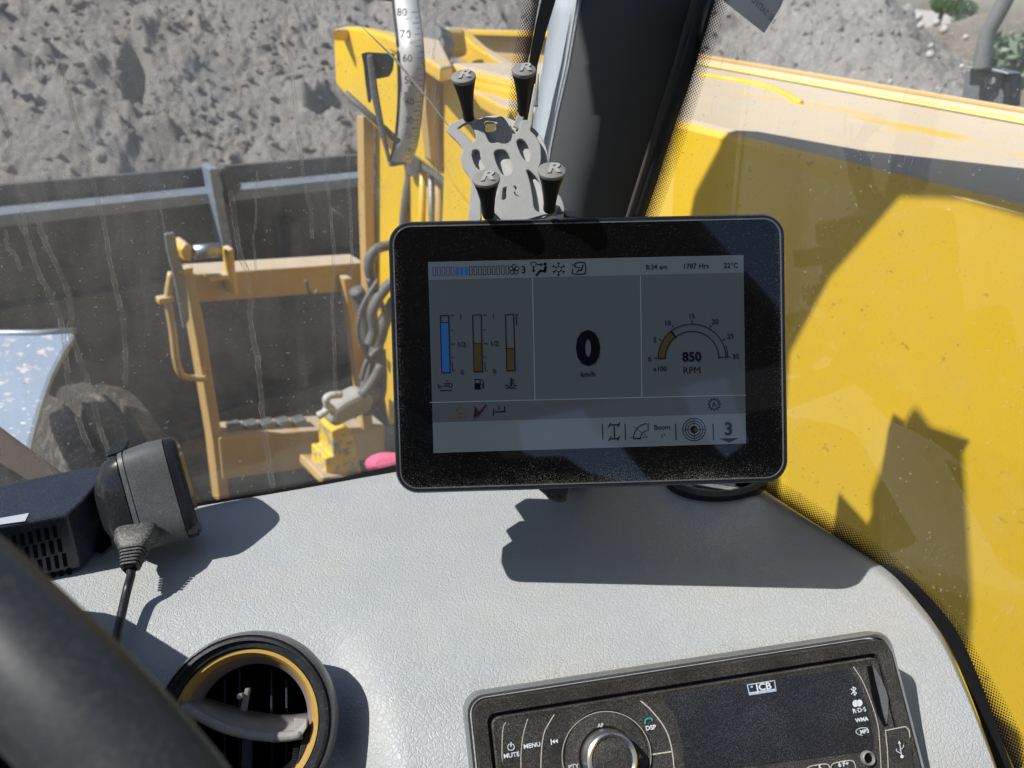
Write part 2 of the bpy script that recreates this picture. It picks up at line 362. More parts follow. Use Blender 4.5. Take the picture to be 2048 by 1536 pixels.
def frit(pitch=.0022):
    m = N('black_frit_dots'); sx = m.n('SeparateXYZ'); m.set(sx.inputs[0], m.co(uv=True)); u = m.math('DIVIDE', sx.outputs[0], pitch); NR = 6.0
    v = m.math('MULTIPLY', sx.outputs[1], NR); a = m.math('ADD', u, v); b_ = m.math('SUBTRACT', u, v)
    fa = m.math('SUBTRACT', m.math('FRACT', a), .5); fb = m.math('SUBTRACT', m.math('FRACT', m.math('ADD', b_, 100)), .5)
    d = m.math('SQRT', m.math('ADD', m.math('MULTIPLY', fa, fa), m.math('MULTIPLY', fb, fb))); rr = m.ramp(sx.outputs[1], 0, 1, .62, .22)
    f = m.math('LESS_THAN', d, rr); t = m.n('BsdfTransparent'); k = m.bsdf((.006, .006, .007), .35); x = m.n('MixShader')
    m.set(x.inputs[0], f); m.set(x.inputs[1], t.outputs[0]); m.set(x.inputs[2], k.outputs[0]); return m.end(x)
frit_m = frit()
def screenglass():
    m = N('glossy_black_screen_glass'); sx = m.n('SeparateXYZ'); m.set(sx.inputs[0], m.co(uv=True)); u, v = sx.outputs[0], sx.outputs[1]
    dl = m.math('MINIMUM', m.math('MULTIPLY', m.math('MINIMUM', u, m.math('SUBTRACT', 1, u)), 1.9), m.math('MULTIPLY', v, .62))     # 0 at left, right and bottom edges
    dens = m.math('MULTIPLY', m.math('POWER', m.ramp(dl, .10, 0), 2.0), .19); dens = m.math('MULTIPLY', dens, m.ramp(m.noise(30, 4, .6), .3, .65, .3, 1.15))
    co = m.co(scale=(1, 1, 1)); sp = m.noise(4200, 1, .5, co); th = m.math('SUBTRACT', .755, dens); f = m.math('MULTIPLY', m.math('GREATER_THAN', sp, th), .6)
    c = m.mix(f, (.0025, .0028, .0035), (.5, .48, .43)); return m.end(m.bsdf(c, m.ramp(f, 0, .5, .03, .6), 0, None, .9))
screen_glass = screenglass()
def lcd(name, c, e):
    m = N(name); sp = m.ramp(m.noise(2600, 2, .6), .735, .77); tr_ = m.ramp(m.noise(60, 5, .7, m.co(scale=(.5, .5, 3.5))), .56, .7); f = m.math('MULTIPLY', sp, m.math('ADD', m.math('MULTIPLY', tr_, .55), .1))
    x = m.bsdf(m.mix(f, [q * .55 for q in c], (.45, .44, .42)), .05, 0, None, .9); m.set(x.inputs['Emission Color'], tuple(c) + (1,)); x.inputs['Emission Strength'].default_value = e; return m.end(x)
LB = .34
lcd_bg = lcd('lcd_grey', (.036, .046, .058), LB); lcd_bar = lcd('lcd_lighter_grey', (.060, .076, .094), LB); lcd_mid = lcd('lcd_warm_grey', (.035, .042, .054), LB)
lcd_line = lcd('lcd_divider', (.085, .11, .14), LB); ink = lcd('lcd_black_ink', (.002, .0025, .006), .1)
lcd_blue = lcd('lcd_blue', (.010, .05, .16), .4); lcd_amber = lcd('lcd_amber', (.034, .025, .014), .3); lcd_dred = lcd('lcd_dark_red', (.016, .006, .012), .3); lcd_aux = lcd('lcd_dim_amber', (.045, .036, .026), .4)
lcd_navy = lcd('lcd_navy', (.006, .02, .10), .6)
radio_disp = plain('dusty_display_glass', (.014, .014, .018), .16, dust=.6, dc=(.32, .33, .36), ds=3600, dth=.54, vary=.4, vs=30)
scale_m = N('satin_scale_plate'); scale_m = scale_m.end(scale_m.bsdf(scale_m.mix(scale_m.noise(60, 5), (.52, .53, .55), (.68, .69, .70)), .38, .15))
tan_ink = plain('dark_scale_print', (.05, .05, .05), .6)

# ================================================================== THE GROUND, PILES AND WHAT GROWS THERE
def vnoise(x, y, seed):
    xi = np.floor(x).astype(int); yi = np.floor(y).astype(int); fx = x - xi; fy = y - yi; fx = fx * fx * (3 - 2 * fx); fy = fy * fy * (3 - 2 * fy)
    def h(i, j):
        n = (i * 374761393 + j * 668265263 + seed * 974634777) & 0x7fffffff; n = ((n ^ (n >> 13)) * 1274126177) & 0x7fffffff; return ((n ^ (n >> 16)) & 0xffff) / 65535.
    return (h(xi, yi) * (1 - fx) + h(xi + 1, yi) * fx) * (1 - fy) + (h(xi, yi + 1) * (1 - fx) + h(xi + 1, yi + 1) * fx) * fy
def fbm(x, y, sc, o, seed, gain=.5):
    a = 1; s_ = 0; t = 0
    for k in range(o): s_ = s_ + a * vnoise(x * sc + k * 17.3, y * sc + k * 9.1, seed + k); t += a; a *= gain; sc *= 2.03
    return s_ / t
def gridmesh(X, Y, Z):
    n, m_ = X.shape; V = np.stack([X, Y, Z], -1).reshape(-1, 3); i = np.arange(n * m_).reshape(n, m_)
    F = np.stack([i[:-1, :-1], i[1:, :-1], i[1:, 1:], i[:-1, 1:]], -1).reshape(-1, 4)
    me = bpy.data.meshes.new('g'); me.vertices.add(len(V)); me.vertices.foreach_set('co', V.ravel().astype(np.float32))
    me.loops.add(F.size); me.loops.foreach_set('vertex_index', F.ravel().astype(np.int32)); me.polygons.add(len(F)); me.polygons.foreach_set('loop_start', (np.arange(len(F)) * 4).astype(np.int32)); me.polygons.foreach_set('loop_total', np.full(len(F), 4, np.int32))
    me.update(); me.validate(); return me
xs, ys = np.meshgrid(np.linspace(-150, 400, 80), np.linspace(-150, 400, 80), indexing='ij')
tag(link('ground', gridmesh(xs, ys, fbm(xs, ys, .1, 4, 3) * .3 - .2), sand, None, True), kind='structure')
def pile_h(X, Y):
    az = np.degrees(np.arctan2(X, Y)); d = np.hypot(X, Y)
    d0 = np.where(az < 48, 3.0 / np.cos(np.radians(np.clip(az, -60, 48))), 4.48 - (az - 48) * .01)
    z = (d - d0) * .56; capz = 1.98 + (64.5 - az) * .115 + np.clip(58 - az, 0, 60) * .03; capz = np.minimum(capz, 5.2)
    k = .12; z = -k * np.log(np.exp(-np.clip(z, -2, 9) / k) + np.exp(-capz / k))
    z = z - np.clip(d - d0 - 6, 0, 20) * .5
    r1 = fbm(X, Y, .9, 3, 11); big = (r1 - .5) * .42
    warp = fbm(X, Y, 3, 3, 77) * .5
    l2 = fbm(X + warp, Y + warp, 4.5, 5, 21, .55); lumps = (l2 - .5) * .085 + np.clip(fbm(X, Y, 5.5, 2, 61) - .66, 0, 1) * .35
    l3 = fbm(X, Y, 19, 3, 33, .8); fine = (l3 - .5) * .05
    holes = np.clip(fbm(X * 1.1, Y * .8, 3.1, 2, 45) - .73, 0, 1) * 1.3
    return np.maximum(z, -.1) + big + lumps + fine - holes
az = np.radians(np.linspace(-26, 82, 1100))[:, None]; t = np.linspace(0, 1, 460)[None, :]; d = 2.7 + 7.8 * t ** 1.2
X = np.sin(az) * d; Y = np.cos(az) * d; Zp_ = pile_h(X, Y)
tag(link('earth_pile_hill', gridmesh(X, Y, Zp_), sand, None, True), kind='structure')
xs, ys = np.meshgrid(np.linspace(6, 40, 240), np.linspace(-6, 18, 160), indexing='ij')
azf = np.degrees(np.arctan2(xs, ys)); df = np.hypot(xs, ys)
hz = 1.72 + np.clip(azf - 68.0, -4, 30) * .10 * df / 16 + .0
zf = np.where(azf > 55, hz, 1.0) * np.clip((df - 9) / 7, 0, 1) - .2 + (fbm(xs, ys, .8, 5, 5) - .5) * .5
tag(link('far_earth_hill', gridmesh(xs, ys, zf), sand2, None, True), kind='structure')
# stones on the pile
def stones(name, n, azr, dr, sr, m, seed, kind='stuff'):
    rg = np.random.RandomState(seed); V = []; F = []
    ico = bmesh.new(); bmesh.ops.create_icosphere(ico, subdivisions=1, radius=1); ico.verts.ensure_lookup_table(); bv = np.array([v.co[:] for v in ico.verts]); bf = [[v.index for v in f.verts] for f in ico.faces]; ico.free()
    for i in range(n):
        a = math.radians(rg.uniform(*azr)); dd = rg.uniform(*dr); x, y = math.sin(a) * dd, math.cos(a) * dd; z = float(pile_h(np.array([[x]]), np.array([[y]]))[0, 0])
        s_ = sr[0] + (sr[1] - sr[0]) * rg.rand() ** 3; v = bv * (s_ * (1 + .35 * rg.randn(len(bv), 1) * .6)) * rg.uniform(.7, 1.2, 3) + [x, y, z + s_ * .25]; b = len(V); V += v.tolist(); F += [[b + q for q in f] for f in bf]
    return tag(link(name, mesh(V, F), m, None), kind=kind)
stones('earth_clods', 7000, (-10, 70), (3.4, 8.4), (.005, .034), sand, 5)
stones('pale_gravel', 150, (60, 69), (5.2, 6.9), (.008, .028), stone_m, 6)
SL = ['middle one of three pale stones in a column on the pile', 'pale stone just under the crest, left of the tree', 'pale stone standing lowest of the three in a column on the pile', 'pale stone right of the others at the foot of the crest slope', 'pale stone farthest left and high on the pile', 'pale stone below the crest right of the column of stones', 'pale stone just above and left of the mirror bracket', 'pale stone highest and farthest left near the top edge of the pile']
for k, (x, y) in enumerate([(1862, 92), (1873, 46), (1860, 110), (1931, 75), (1841, 52), (1888, 60), (1924, 133), (1838, 35)]):
    p = at(x, y, 4.45 + .05 * k); sz = .017 + .004 * (k % 3)
    bm = bmesh.new(); bmesh.ops.create_icosphere(bm, subdivisions=2, radius=sz)
    for v in bm.verts: v.co *= 1 + .3 * (random.random() - .5)
    me = bpy.data.meshes.new('s'); bm.to_mesh(me); bm.free(); me.transform(Matrix.Translation(p))
    tag(link('pale_stone', me, stone_m, None, True), SL[k], 'stone', 'pale stones on the earth pile')
def leaves(name, c, rad, n, size, m, parent=None, seed=1, up=0.):
    rg = random.Random(seed); V = []; F = []
    for i in range(n):
        while True:
            p = Vector([rg.uniform(-1, 1) for _ in range(3)])
            if p.length < 1: break
        p = Vector((p.x * rad[0], p.y * rad[1], p.z * rad[2])) + Vector(c); a = Vector([rg.gauss(0, 1) for _ in range(3)]) + Vector((0, 0, up)); a.normalize(); b = a.cross(Vector([rg.gauss(0, 1) for _ in range(3)])).normalized(); s_ = size * rg.uniform(.5, 1.3); k = len(V)
        V += [p - a * s_, p + b * s_ * .32, p + a * s_, p - b * s_ * .32]; F.append([k, k + 1, k + 2, k + 3])
    return link(name, mesh(V, F), m, parent)
for k, (x, y, dd, rad, lab) in enumerate([(1922, 17, 30, (.62, .62, .36), 'rounded green tree beyond the far hill, right of the other'), (1888, 12, 34, (.55, .55, .34), 'green tree beyond the pile crest, left of the rounded one')]):
    p = at(x, y, dd); tr = thing('broadleaf_tree', lab, 'tree', (p.x, p.y, p.z - 3), 'trees beyond the earth piles')
    for j in range(6): leaves('crown', p + Vector((random.uniform(-.9, .9), random.uniform(-.9, .9), random.uniform(-.6, .3))), [q * .6 for q in rad], 500, .05, leaf_m, tr, 20 + k * 9 + j) if j == 0 else None
    leaves('crown', p, rad, 2600, .05, leaf_m, tr, 70 + k)
    tube('trunk', [p - Vector((0, 0, 3)), p], [.16, .08], plain('bark', (.1, .08, .06), .9), tr)
for k, (x, y, dd, rad, n, lab) in enumerate([(2022, 128, 4.3, (.17, .17, .16), 420, 'leafy green weed growing beside the mirror bracket'), (1992, 105, 4.9, (.12, .12, .10), 200, 'small weed on the pile left of the leafy one')]):
    p = at(x, y, dd); tr = thing('weed_plant', lab, 'plant', (p.x, p.y, p.z - .2), 'weeds by the earth pile')
    leaves('foliage', p, rad, n, .045, leaf_p if k == 0 else leaf_m, tr, 90 + k, .6)
    for j in range(5): tube('stem', [p - Vector((0, 0, .3)), p + Vector((random.uniform(-.1, .1), random.uniform(-.1, .1), .08))], .004, leaf_m, tr, 5)

# ================================================================== BUCKET
BY = 1.9
bk = thing('loader_bucket', 'wide dusty black steel bucket with pale blue-grey rim in front of the earth pile', 'bucket', (.5, BY, .9))
pb = PY(BY)
def yz(px, py, y): return PY(y).hit(px, py)
zt = yz(365, 345, BY).z; zl = zt - .036
box('rim_plate', (1.2, BY + .03, zt - .022), (3.4, .016, .045), bucket_m, bk, .002)
box('rim_ledge', (1.2, BY - .015, zl - .012), (3.4, .060, .012), blue_steel, bk, .002)
box('rim_lip', (1.2, BY - .044, zl - .018), (3.4, .010, .026), blue_steel, bk, .002)
box('back_plate', (1.2, BY + .01, zl - .50), (3.4, .02, .92), bucket_m, bk)
box('stiffener', (1.2, BY - .02, zl - .24), (3.4, .03, .05), bucket_m, bk, .004)
box('stiffener', (1.2, BY - .04, zl - .62), (3.4, .08, .06), bucket_m, bk, .004)
box('bottom_plate', (1.2, BY + .35, zl - .98), (3.4, .8, .03), bucket_m, bk)
tube('pipe_rail', [(-.5, BY - .10, zl - .66), (2.9, BY - .10, zl - .66)], .022, plain('dusty_brown_pipe', (.20, .14, .10), .7), bk)
xr = yz(428, 345, BY - .06).x
bar = slab('lift_bar', [(418, 338), (437, 336), (466, 500), (448, 504)], PY(BY - .09), .05, blue_steel, bk, .003)
slab('gusset', [(440, 338), (452, 334), (485, 372), (470, 395), (456, 410), (450, 370)], PY(BY - .07), .03, bucket_m, bk, .003)
for xx in (.02, .86, 1.7, 2.5): box('rib', (xx, BY - .035, zl - .5), (.03, .07, .8), bucket_m, bk, .003)

# ================================================================== HITCH CARRIAGE
HY = 1.52
hc = thing('hitch_carriage', 'weathered, shade-darkened yellow tool carriage frame hooked onto the black bucket', 'carriage', (.8, HY, .9))
ph = PY(HY)
slab('top_beam', [(380, 549), (730, 525), (733, 581), (392, 606)], ph, .07, yellow_o, hc, .004)
slab('frame_post', [(366, 530), (386, 545), (408, 640), (446, 880), (462, 1010), (440, 1012), (425, 880), (392, 680), (377, 600)], PY(HY - .012), .05, yellow_o, hc, .004)
tube('guard_loop', spline([yz(x, y, HY - .02) for x, y in [(343, 545), (336, 600), (345, 660), (352, 720), (362, 748), (380, 756), (412, 757)]], 5), .0075, yellow_o, hc)
slab('lever_plate', [(330, 469), (351, 465), (356, 500), (374, 560), (380, 640), (368, 660), (350, 560), (336, 505)], PY(HY - .05), .012, steel, hc, .003)
slab('lug', [(361, 501), (372, 486), (384, 492), (384, 522), (370, 524)], PY(HY - .04), .05, yellow, hc, .004)
slab('lug', [(455, 500), (468, 497), (474, 560), (478, 590), (468, 592), (458, 545)], PY(HY - .04), .03, yellow, hc, .004)
slab('hook', [(418, 556), (463, 548), (470, 590), (461, 588), (457, 560), (420, 565)], PY(HY - .03), .03, yellow, hc, .003)
tube('pivot_pin', [yz(388, 505, HY - .03), yz(440, 499, HY - .03)], .015, chrome, hc)
for x, y in ((330, 598), (368, 540)): box('bolt', yz(x, y, HY - .02), (.03, .02, .012), yellow, hc, .002)
slab('bottom_beam', [(438, 876), (770, 850), (770, 915), (446, 960)], PY(HY - .02), .08, yellow_o, hc, .004)
slab('brace', [(688, 557), (706, 556), (722, 640), (738, 760), (748, 860), (728, 862), (712, 740), (700, 640)], PY(HY - .03), .03, yellow_o, hc, .004)
for k in range(5): box('spacer', yz(470 + 32 * k, 872 - 3 * k, HY + .02), (.03, .03, .07), steel, hc, .002)
sbk = thing('stop_block', 'chipped bright yellow stop block standing below the dusty lever clamp', 'stop block', tuple(yz(690, 960, 1.28)))
slab('block_face', [(664, 862), (690, 852), (702, 858), (728, 960), (652, 960), (652, 916), (668, 914)], PY(1.28), .07, yellow_chip, sbk, .004)
slab('block_foot', [(646, 955), (735, 955), (738, 972), (644, 972)], PY(1.26), .11, yellow_o, sbk, .004)
tag(loft('pink_marker', [[yz(x0 + 0 * k, 0, 1.1) for k in range(1)] for x0 in ()] or [[at(775 + 46 * math.cos(a) * f, 928 + 24 * math.sin(a) * f, dd) for a in np.linspace(0, 2 * math.pi, 16, endpoint=False)] for dd, f in ((.86, .55), (.87, .9), (.89, 1), (.92, 1), (.94, .85), (.95, .5))], pink_m), 'bright pink rounded marker cap below the hoses, half behind the screen', 'marker')

# ================================================================== BOOM
X1, X2, ZT = .763, 1.344, -.14
bo = thing('telehandler_boom', 'long yellow telehandler boom with dust covered top running past the right window', 'boom', (1.05, .5, 1.0))
x1 = PX(X1)
def pt(x, y, z): return Vector((x, y, 2 + z))
# main section: side plate with folded top corner, top plate and a raised far lip
prof = [(X1, -.95), (X1, ZT - .010), (X1 + .004, ZT - .003), (X1 + .012, ZT), (X2 - .10, ZT), (X2 - .07, ZT + .004), (X2 - .03, ZT + .004), (X2 - .012, ZT + .014), (X2, ZT + .014), (X2, -.95)]
Yb, Yf = -3.0, 1.05
ringsB = [[pt(x, y, z) for x, z in prof] for y in (Yb, 0.0, .5, Yf)]
b0 = loft('main_section', ringsB, yellow, bo, split=12)
b0.data.materials.append(yellow_s)
for p_ in b0.data.polygons:
    if p_.normal.x < -.9: p_.material_index = 1
tube('bead', spline([PZ(ZT).hit(x, y, .001) for x, y in [(1400, 151), (1480, 163), (1550, 180), (1600, 206)]], 8), .005, yellow_s, bo)
flat('far_lip', [(X2 - .012, Yb), (X2 - .012, Yf), (X2, Yf), (X2, Yb)], 2 + ZT + .0145, .006, yellow_o, bo, .001)
flat('wiped_band', [(X2 - .060, Yb), (X2 - .066, -.6), (X2 - .045, .0), (X2 - .068, .35), (X2 - .05, Yf), (X2 - .013, Yf), (X2 - .013, Yb)], 2 + ZT + .0055, .003, pale_band, bo, .001)
# collar block at the front of the main section
xc = PX(X1 - .004)
slab('collar_plate', [(882, 162), (890, 156), (905, 154), (1160, 205), (1160, 520), (1010, 520), (952, 432), (905, 372), (886, 330)], xc, .03, yellow_s, bo, .006, vec=Vector((.05, 0, 0)))
slab('collar_top', [(850, 133), (1050, 150), (1160, 180), (1160, 225), (1050, 222), (1000, 210), (900, 158), (885, 150), (852, 146)], PZ(ZT - .028), .02, yellow, bo, .004)
slab('collar_slot', [(998, 215), (1008, 207), (1070, 200), (1074, 225), (996, 236)], PX(X1 - .006), .01, gap_m, bo)
slab('gap_shade_plate', [(850, 132), (886, 150), (890, 350), (862, 320), (852, 220)], PY(1.06), .02, yellow_o, bo, .002)  # plate standing in for the shaded gap between head and collar
# inner head: large side plate, top, drop plates
slab('head_plate', [(665, 58), (690, 53), (722, 56), (800, 78), (885, 128), (900, 370), (862, 338), (790, 288), (744, 250), (694, 196), (670, 168)], PX(X1 + .03), .03, yellow_s, bo, .006, vec=Vector((.03, 0, 0)))
slab('head_top', [(665, 59), (712, 51), (880, 80), (905, 130), (880, 135), (800, 84), (722, 58)], PZ(ZT + .012), .02, yellow, bo, .004)
slab('far_head_plate', [(917, 62), (1060, 62), (1110, 74), (1110, 160), (1020, 140), (917, 128)], PX(X2 - .02), .02, yellow_o, bo, .004)
slab('far_head_flange', [(915, 58), (1110, 62), (1110, 76), (917, 70)], PX(X2 - .05), .05, yellow, bo, .003)
slab('gusset', [(893, 58), (912, 56), (950, 92), (1060, 160), (1060, 170), (1000, 158), (955, 148), (925, 122), (918, 90), (900, 84)], PX(X1 + .33), .03, yellow, bo, .005)
slab('pin_boss', [(868, 58), (892, 54), (900, 112), (868, 118), (856, 96)], PX(X1 + .24), .05, yellow, bo, .01)
for k, (x, y, r_) in enumerate([(882, 72, .013), (884, 92, .016), (880, 108, .013)]):
    lathe('ram_eye', [(0, .03), (r_, .03), (r_ * 1.25, .02), (r_ * 1.25, -.02), (0, -.02)], frame(PX(X1 + .20).hit(x, y), (-.8, -.5, .2)), steel, bo, 20)
DP = PX(PY(1.45).hit(750, 420).x)
slab('drop_plate', [(748, 236), (800, 240), (900, 300), (960, 520), (800, 760), (778, 852), (752, 700), (748, 590)], DP, .05, yellow_s, bo, .004, vec=Vector((.10, .0, 0)))
slab('drop_flange', [(727, 234), (749, 236), (749, 420), (752, 590), (746, 612), (735, 590), (730, 420)], PY(1.44), .012, yellow_o, bo, .002, vec=Vector((-.004, .022, 0)))
XD = DP.o.x - .02
for k, (xa, xb, y0, r_, m_) in enumerate([(846, 842, 345, .007, yellow), (862, 866, 352, .006, steel), (876, 884, 300, .008, yellow_o), (893, 897, 330, .005, steel), (908, 912, 372, .009, yellow), (927, 930, 396, .005, yellow_o), (941, 943, 410, .005, steel)]):
    tube('cylinder_rod', [PX(XD - .01 * k).hit(xa, y0), PX(XD - .01 * k).hit(xb, 560)], r_, m_, bo)
slab('rod_yoke', [(842, 318), (880, 322), (930, 372), (952, 410), (946, 424), (900, 384), (862, 352), (842, 340)], PX(XD - .05), .03, steel, bo, .004)

# boom angle indicator
ai = thing('boom_angle_indicator', 'curved boom angle scale numbered 10 to 80 hanging in front of the yellow boom head', 'angle indicator', tuple(at(810, 330, .95)))
cl = sp2([(786, -60), (787, 5), (795, 80), (798, 150), (797, 215), (790, 285), (778, 326)], 6); cr = sp2([(832, -60), (835, 5), (845, 80), (849, 150), (844, 215), (835, 285), (821, 326)], 6)
V = []; n_ = len(cl)
def scd(i): f = i / (n_ - 1); return .93 - .05 * math.sin(f * math.pi) + .10 * max(0, f - .35)
for i in range(n_): V += [at(*cl[i], scd(i)), at(*cr[i], scd(i))]
sp_ = link('scale_plate', mesh(V, [[2 * i, 2 * i + 1, 2 * i + 3, 2 * i + 2] for i in range(n_ - 1)]), scale_m, ai, True)
md = sp_.modifiers.new('s', 'SOLIDIFY'); md.thickness = .004; md.offset = 0
for side, cc in (('left', cl), ('right', cr)):
    tube('scale_edge', [at(x, y, scd(i) - .001) for i, (x, y) in enumerate(cc)], .0011 if side == 'right' else .002, rubber, ai, 6)
def sdep(y):
    ysl = [p[1] for p in cl]; return float(np.interp(y, ysl, [scd(i) for i in range(n_)])) - .011
for num, x, y, hh in (('80', 804, 24, 14), ('70', 811, 68, 15), ('60', 815, 116, 14), ('50', 818, 160, 14), ('40', 819, 203, 13), ('30', 818, 240, 12), ('20', 816, 272, 10), ('10', 816, 299, 9)):
    p = Plane(at(x, y, sdep(y)), -ray(x, y), MR @ Vector((1, -.06, 0))); text('scale_numeral', num, x, y, hh, p, tan_ink, ai, bold=.012)
for j, y in enumerate(np.interp(np.arange(0, 33), np.arange(0, 33, 4), [24, 68, 116, 160, 203, 240, 272, 299, 318])):
    xr_ = float(np.interp(y, [p[1] for p in cr], [p[0] for p in cr])) - 3; L = 10 if j % 4 == 0 else (12 if j % 4 == 2 else 5)
    p = Plane(at(xr_, y, sdep(y)), -ray(xr_, y)); Ink(p).line([(xr_ - L, y + .5), (xr_, y)], 1.8).done('scale_tick', tan_ink, ai)
slab('scale_foot', [(776, 322), (824, 318), (826, 326), (782, 334), (776, 330)], Plane(at(800, 325, .99), -ray(800, 325)), .02, steel, ai, .002)
slab('scale_head', [(745, -8), (835, -2), (836, 6), (790, 5), (782, 3), (746, -1)], Plane(at(800, 0, .92), -ray(800, 0)), .02, rubber, ai, .002)
wa = thing('window_wiper', 'black wiper motor bracket with thin arm hanging left of the angle scale', 'wiper', tuple(at(760, 130, .8)))
pw = Plane(at(760, 130, .85), -ray(760, 130))
slab('bracket', [(722, 107), (735, 104), (790, 107), (786, 140), (779, 153), (745, 160), (742, 205), (736, 206), (730, 160), (727, 130)], pw, .03, rubber, wa, .003)
slab('arm', [(733, 110), (746, 108), (756, 180), (768, 250), (782, 322), (776, 326), (758, 262), (742, 190)], pw, .008, hose_m, wa, .002, off=.004)
tube('strut', [pw.hit(690, 185, -.05), pw.hit(745, 235, -.05), pw.hit(798, 285, -.05)], .004, hose_m, wa, 8)


# hoses
hg = 'hydraulic hoses on the boom head'
def hose(lab, pts, r_, y, m=hose_m):
    o = tube('hydraulic_hose', spline([PY(y + (p[2] if len(p) > 2 else 0)).hit(p[0], p[1]) for p in pts], 6), r_ * .8, m); tag(o, lab, 'hose', hg); return o
hose('thin grey hose dropping straight from the foot of the angle scale', [(812, 318), (818, 350), (812, 390), (806, 440), (802, 520)], .010, 1.32)
hose('thicker grey hose with a pale fitting, right of the thin straight one', [(822, 322), (832, 352), (836, 378), (848, 410), (852, 440), (858, 520)], .014, 1.31)
hose('dark hose running down beside the collar plate', [(838, 300), (866, 330), (880, 370), (882, 430), (884, 520)], .016, 1.30)
lathe('hose_fitting', [(0, 0), (.02, 0), (.02, .05), (.014, .06), (0, .06)], frame(PY(1.29).hit(830, 348), (.1, 0, 1)), chrome, None, 6, False)
tag(bpy.data.objects['hose_fitting'], 'hexagonal metal hose fitting under the angle scale', 'hose fitting')
hose('loop of grey hose left of the screen, highest of the tangle', [(790, 490), (760, 495), (742, 510), (738, 540), (748, 570), (740, 600)], .013, 1.28)
hose('dark short hose leaning on the carriage brace', [(712, 580), (722, 600), (730, 640), (736, 680)], .020, 1.30)
hose('thick grey hose running down behind the left edge of the screen', [(790, 600), (766, 650), (752, 700), (740, 750), (722, 800), (700, 830)], .018, 1.27)
hose('thin grey hose curling under the clamp', [(765, 700), (768, 760), (762, 800), (740, 822), (728, 826)], .009, 1.26)
hose('grey hose twisted across the middle of the tangle', [(738, 690), (748, 660), (745, 620), (768, 580), (790, 560)], .014, 1.25)
hose('small pale hose end below the top beam of the carriage', [(612, 560), (616, 580), (628, 588), (636, 580)], .005, 1.45)
hose('very thin pale hose looping out left of the tangle', [(756, 560), (726, 610), (716, 660), (730, 705), (748, 730)], .006, 1.24)
hose('thin dark hose crossing behind the loop beside the screen', [(735, 560), (760, 600), (772, 650), (762, 690), (735, 720), (722, 760)], .007, 1.26)
lc = thing('lever_clamp', 'dusty pale grey lever clamp with bent handle above the yellow stop block', 'clamp', tuple(PY(1.22).hit(690, 840)))
pc = PY(1.22)
slab('clamp_body', [(668, 822), (690, 806), (730, 786), (752, 800), (742, 826), (704, 842), (672, 858), (662, 846)], pc, .05, plain('dusty_pale_grey', (.33, .33, .32), .8), lc, .01)
tube('handle', spline([pc.hit(x, y) for x, y in [(722, 792), (745, 762), (762, 730)]], 4), .010, hose_m, lc)
tube('hook', spline([pc.hit(x, y, .02) for x, y in [(655, 812), (652, 798), (662, 791), (682, 789)]], 5), .0075, pcoat_d, lc)
tube('hook', spline([pc.hit(x, y, .02) for x, y in [(636, 832), (650, 824), (660, 814), (668, 826)]], 4), .0075, pcoat_d, lc)

# mirror arm beyond the boom
mb = thing('mirror_bracket', 'dark grey mirror bracket with bent tube arm beyond the boom', 'mirror bracket', tuple(PX(1.50).hit(1970, 200)))
xm = PX(1.50)
slab('bracket_plate', [(1930, 137), (1965, 139), (2008, 148), (2006, 210), (1922, 198)], xm, .02, plain('dark_grey_paint', (.11, .12, .14), .45, dust=.3), mb, .003)
slab('bracket_side', [(2008, 148), (2022, 150), (2019, 215), (2006, 212)], PX(1.49), .05, rubber, mb, .003)
slab('bracket_cap', [(1931, 133), (1975, 134), (2018, 146), (2016, 149), (1965, 140), (1931, 138)], PX(1.48), .06, steel, mb, .001)
tube('arm_tube', spline([xm.hit(x, y, .03) for x, y in [(1962, 140), (1966, 108), (1974, 70), (1988, 42), (2004, 12), (2030, -40)]], 6), .0125, plain('grey_tube_paint', (.13, .14, .15), .4, dust=.3), mb, 16)
lathe('bolt', [(0, .018), (.006, .018), (.009, .012), (.009, .004), (.014, .004), (.014, 0), (0, 0)], frame(xm.hit(1986, 163), (-1, -.2, .1)), steel, mb, 6, False)

# front wheel, and a flecked plate painted as a windscreen reflection
wh = thing('front_wheel', 'dark dusty ribbed front tyre right of the pale reflection plate', 'wheel', (.17, .98, 1.0))
WM = frame((.215, 1.20, 2 - 1.10), (1, 0, 0))
tyre_m = plain('dusty_tyre_rubber', (.035, .032, .03), .85, vs=14, vary=.5, dust=.7, dc=(.22, .19, .165), ds=60, bs=.4, bsc=90, bd=.004)
lathe('tyre', [(.20, -.07), (.30, -.085), (.36, -.085), (.405, -.07), (.42, -.04), (.40, -.036), (.40, -.02), (.43, -.016), (.43, .016), (.40, .02), (.40, .036), (.42, .04), (.405, .07), (.36, .085), (.30, .085), (.20, .07)], WM, tyre_m, wh, 48)
lathe('rim', [(0, -.03), (.08, -.03), (.1, -.05), (.18, -.06), (.20, -.10), (.215, -.11)], WM, plain('muddy_rim', (.17, .13, .10), .8, vs=12, vary=.5), wh, 32)
mg = thing('reflection_plate', 'pale blue flecked plate standing in for a windscreen reflection, left of the tyre', 'reflection_plate', (.1, 1.1, 1.4))
slab('panel', [(-140, 668), (80, 668), (150, 663), (148, 676), (128, 704), (104, 752), (84, 812), (66, 880), (56, 950), (50, 1010), (-140, 1010)], PZ(-.54), .012, reflection_m, mg, .006)
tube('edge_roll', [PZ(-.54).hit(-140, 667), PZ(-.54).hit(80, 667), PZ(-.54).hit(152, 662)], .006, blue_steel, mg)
cf = thing('cab_sill_bar', 'brown edged dark sill bar crossing the bottom left corner behind the box', 'sill bar', tuple(at(40, 930, .62)))
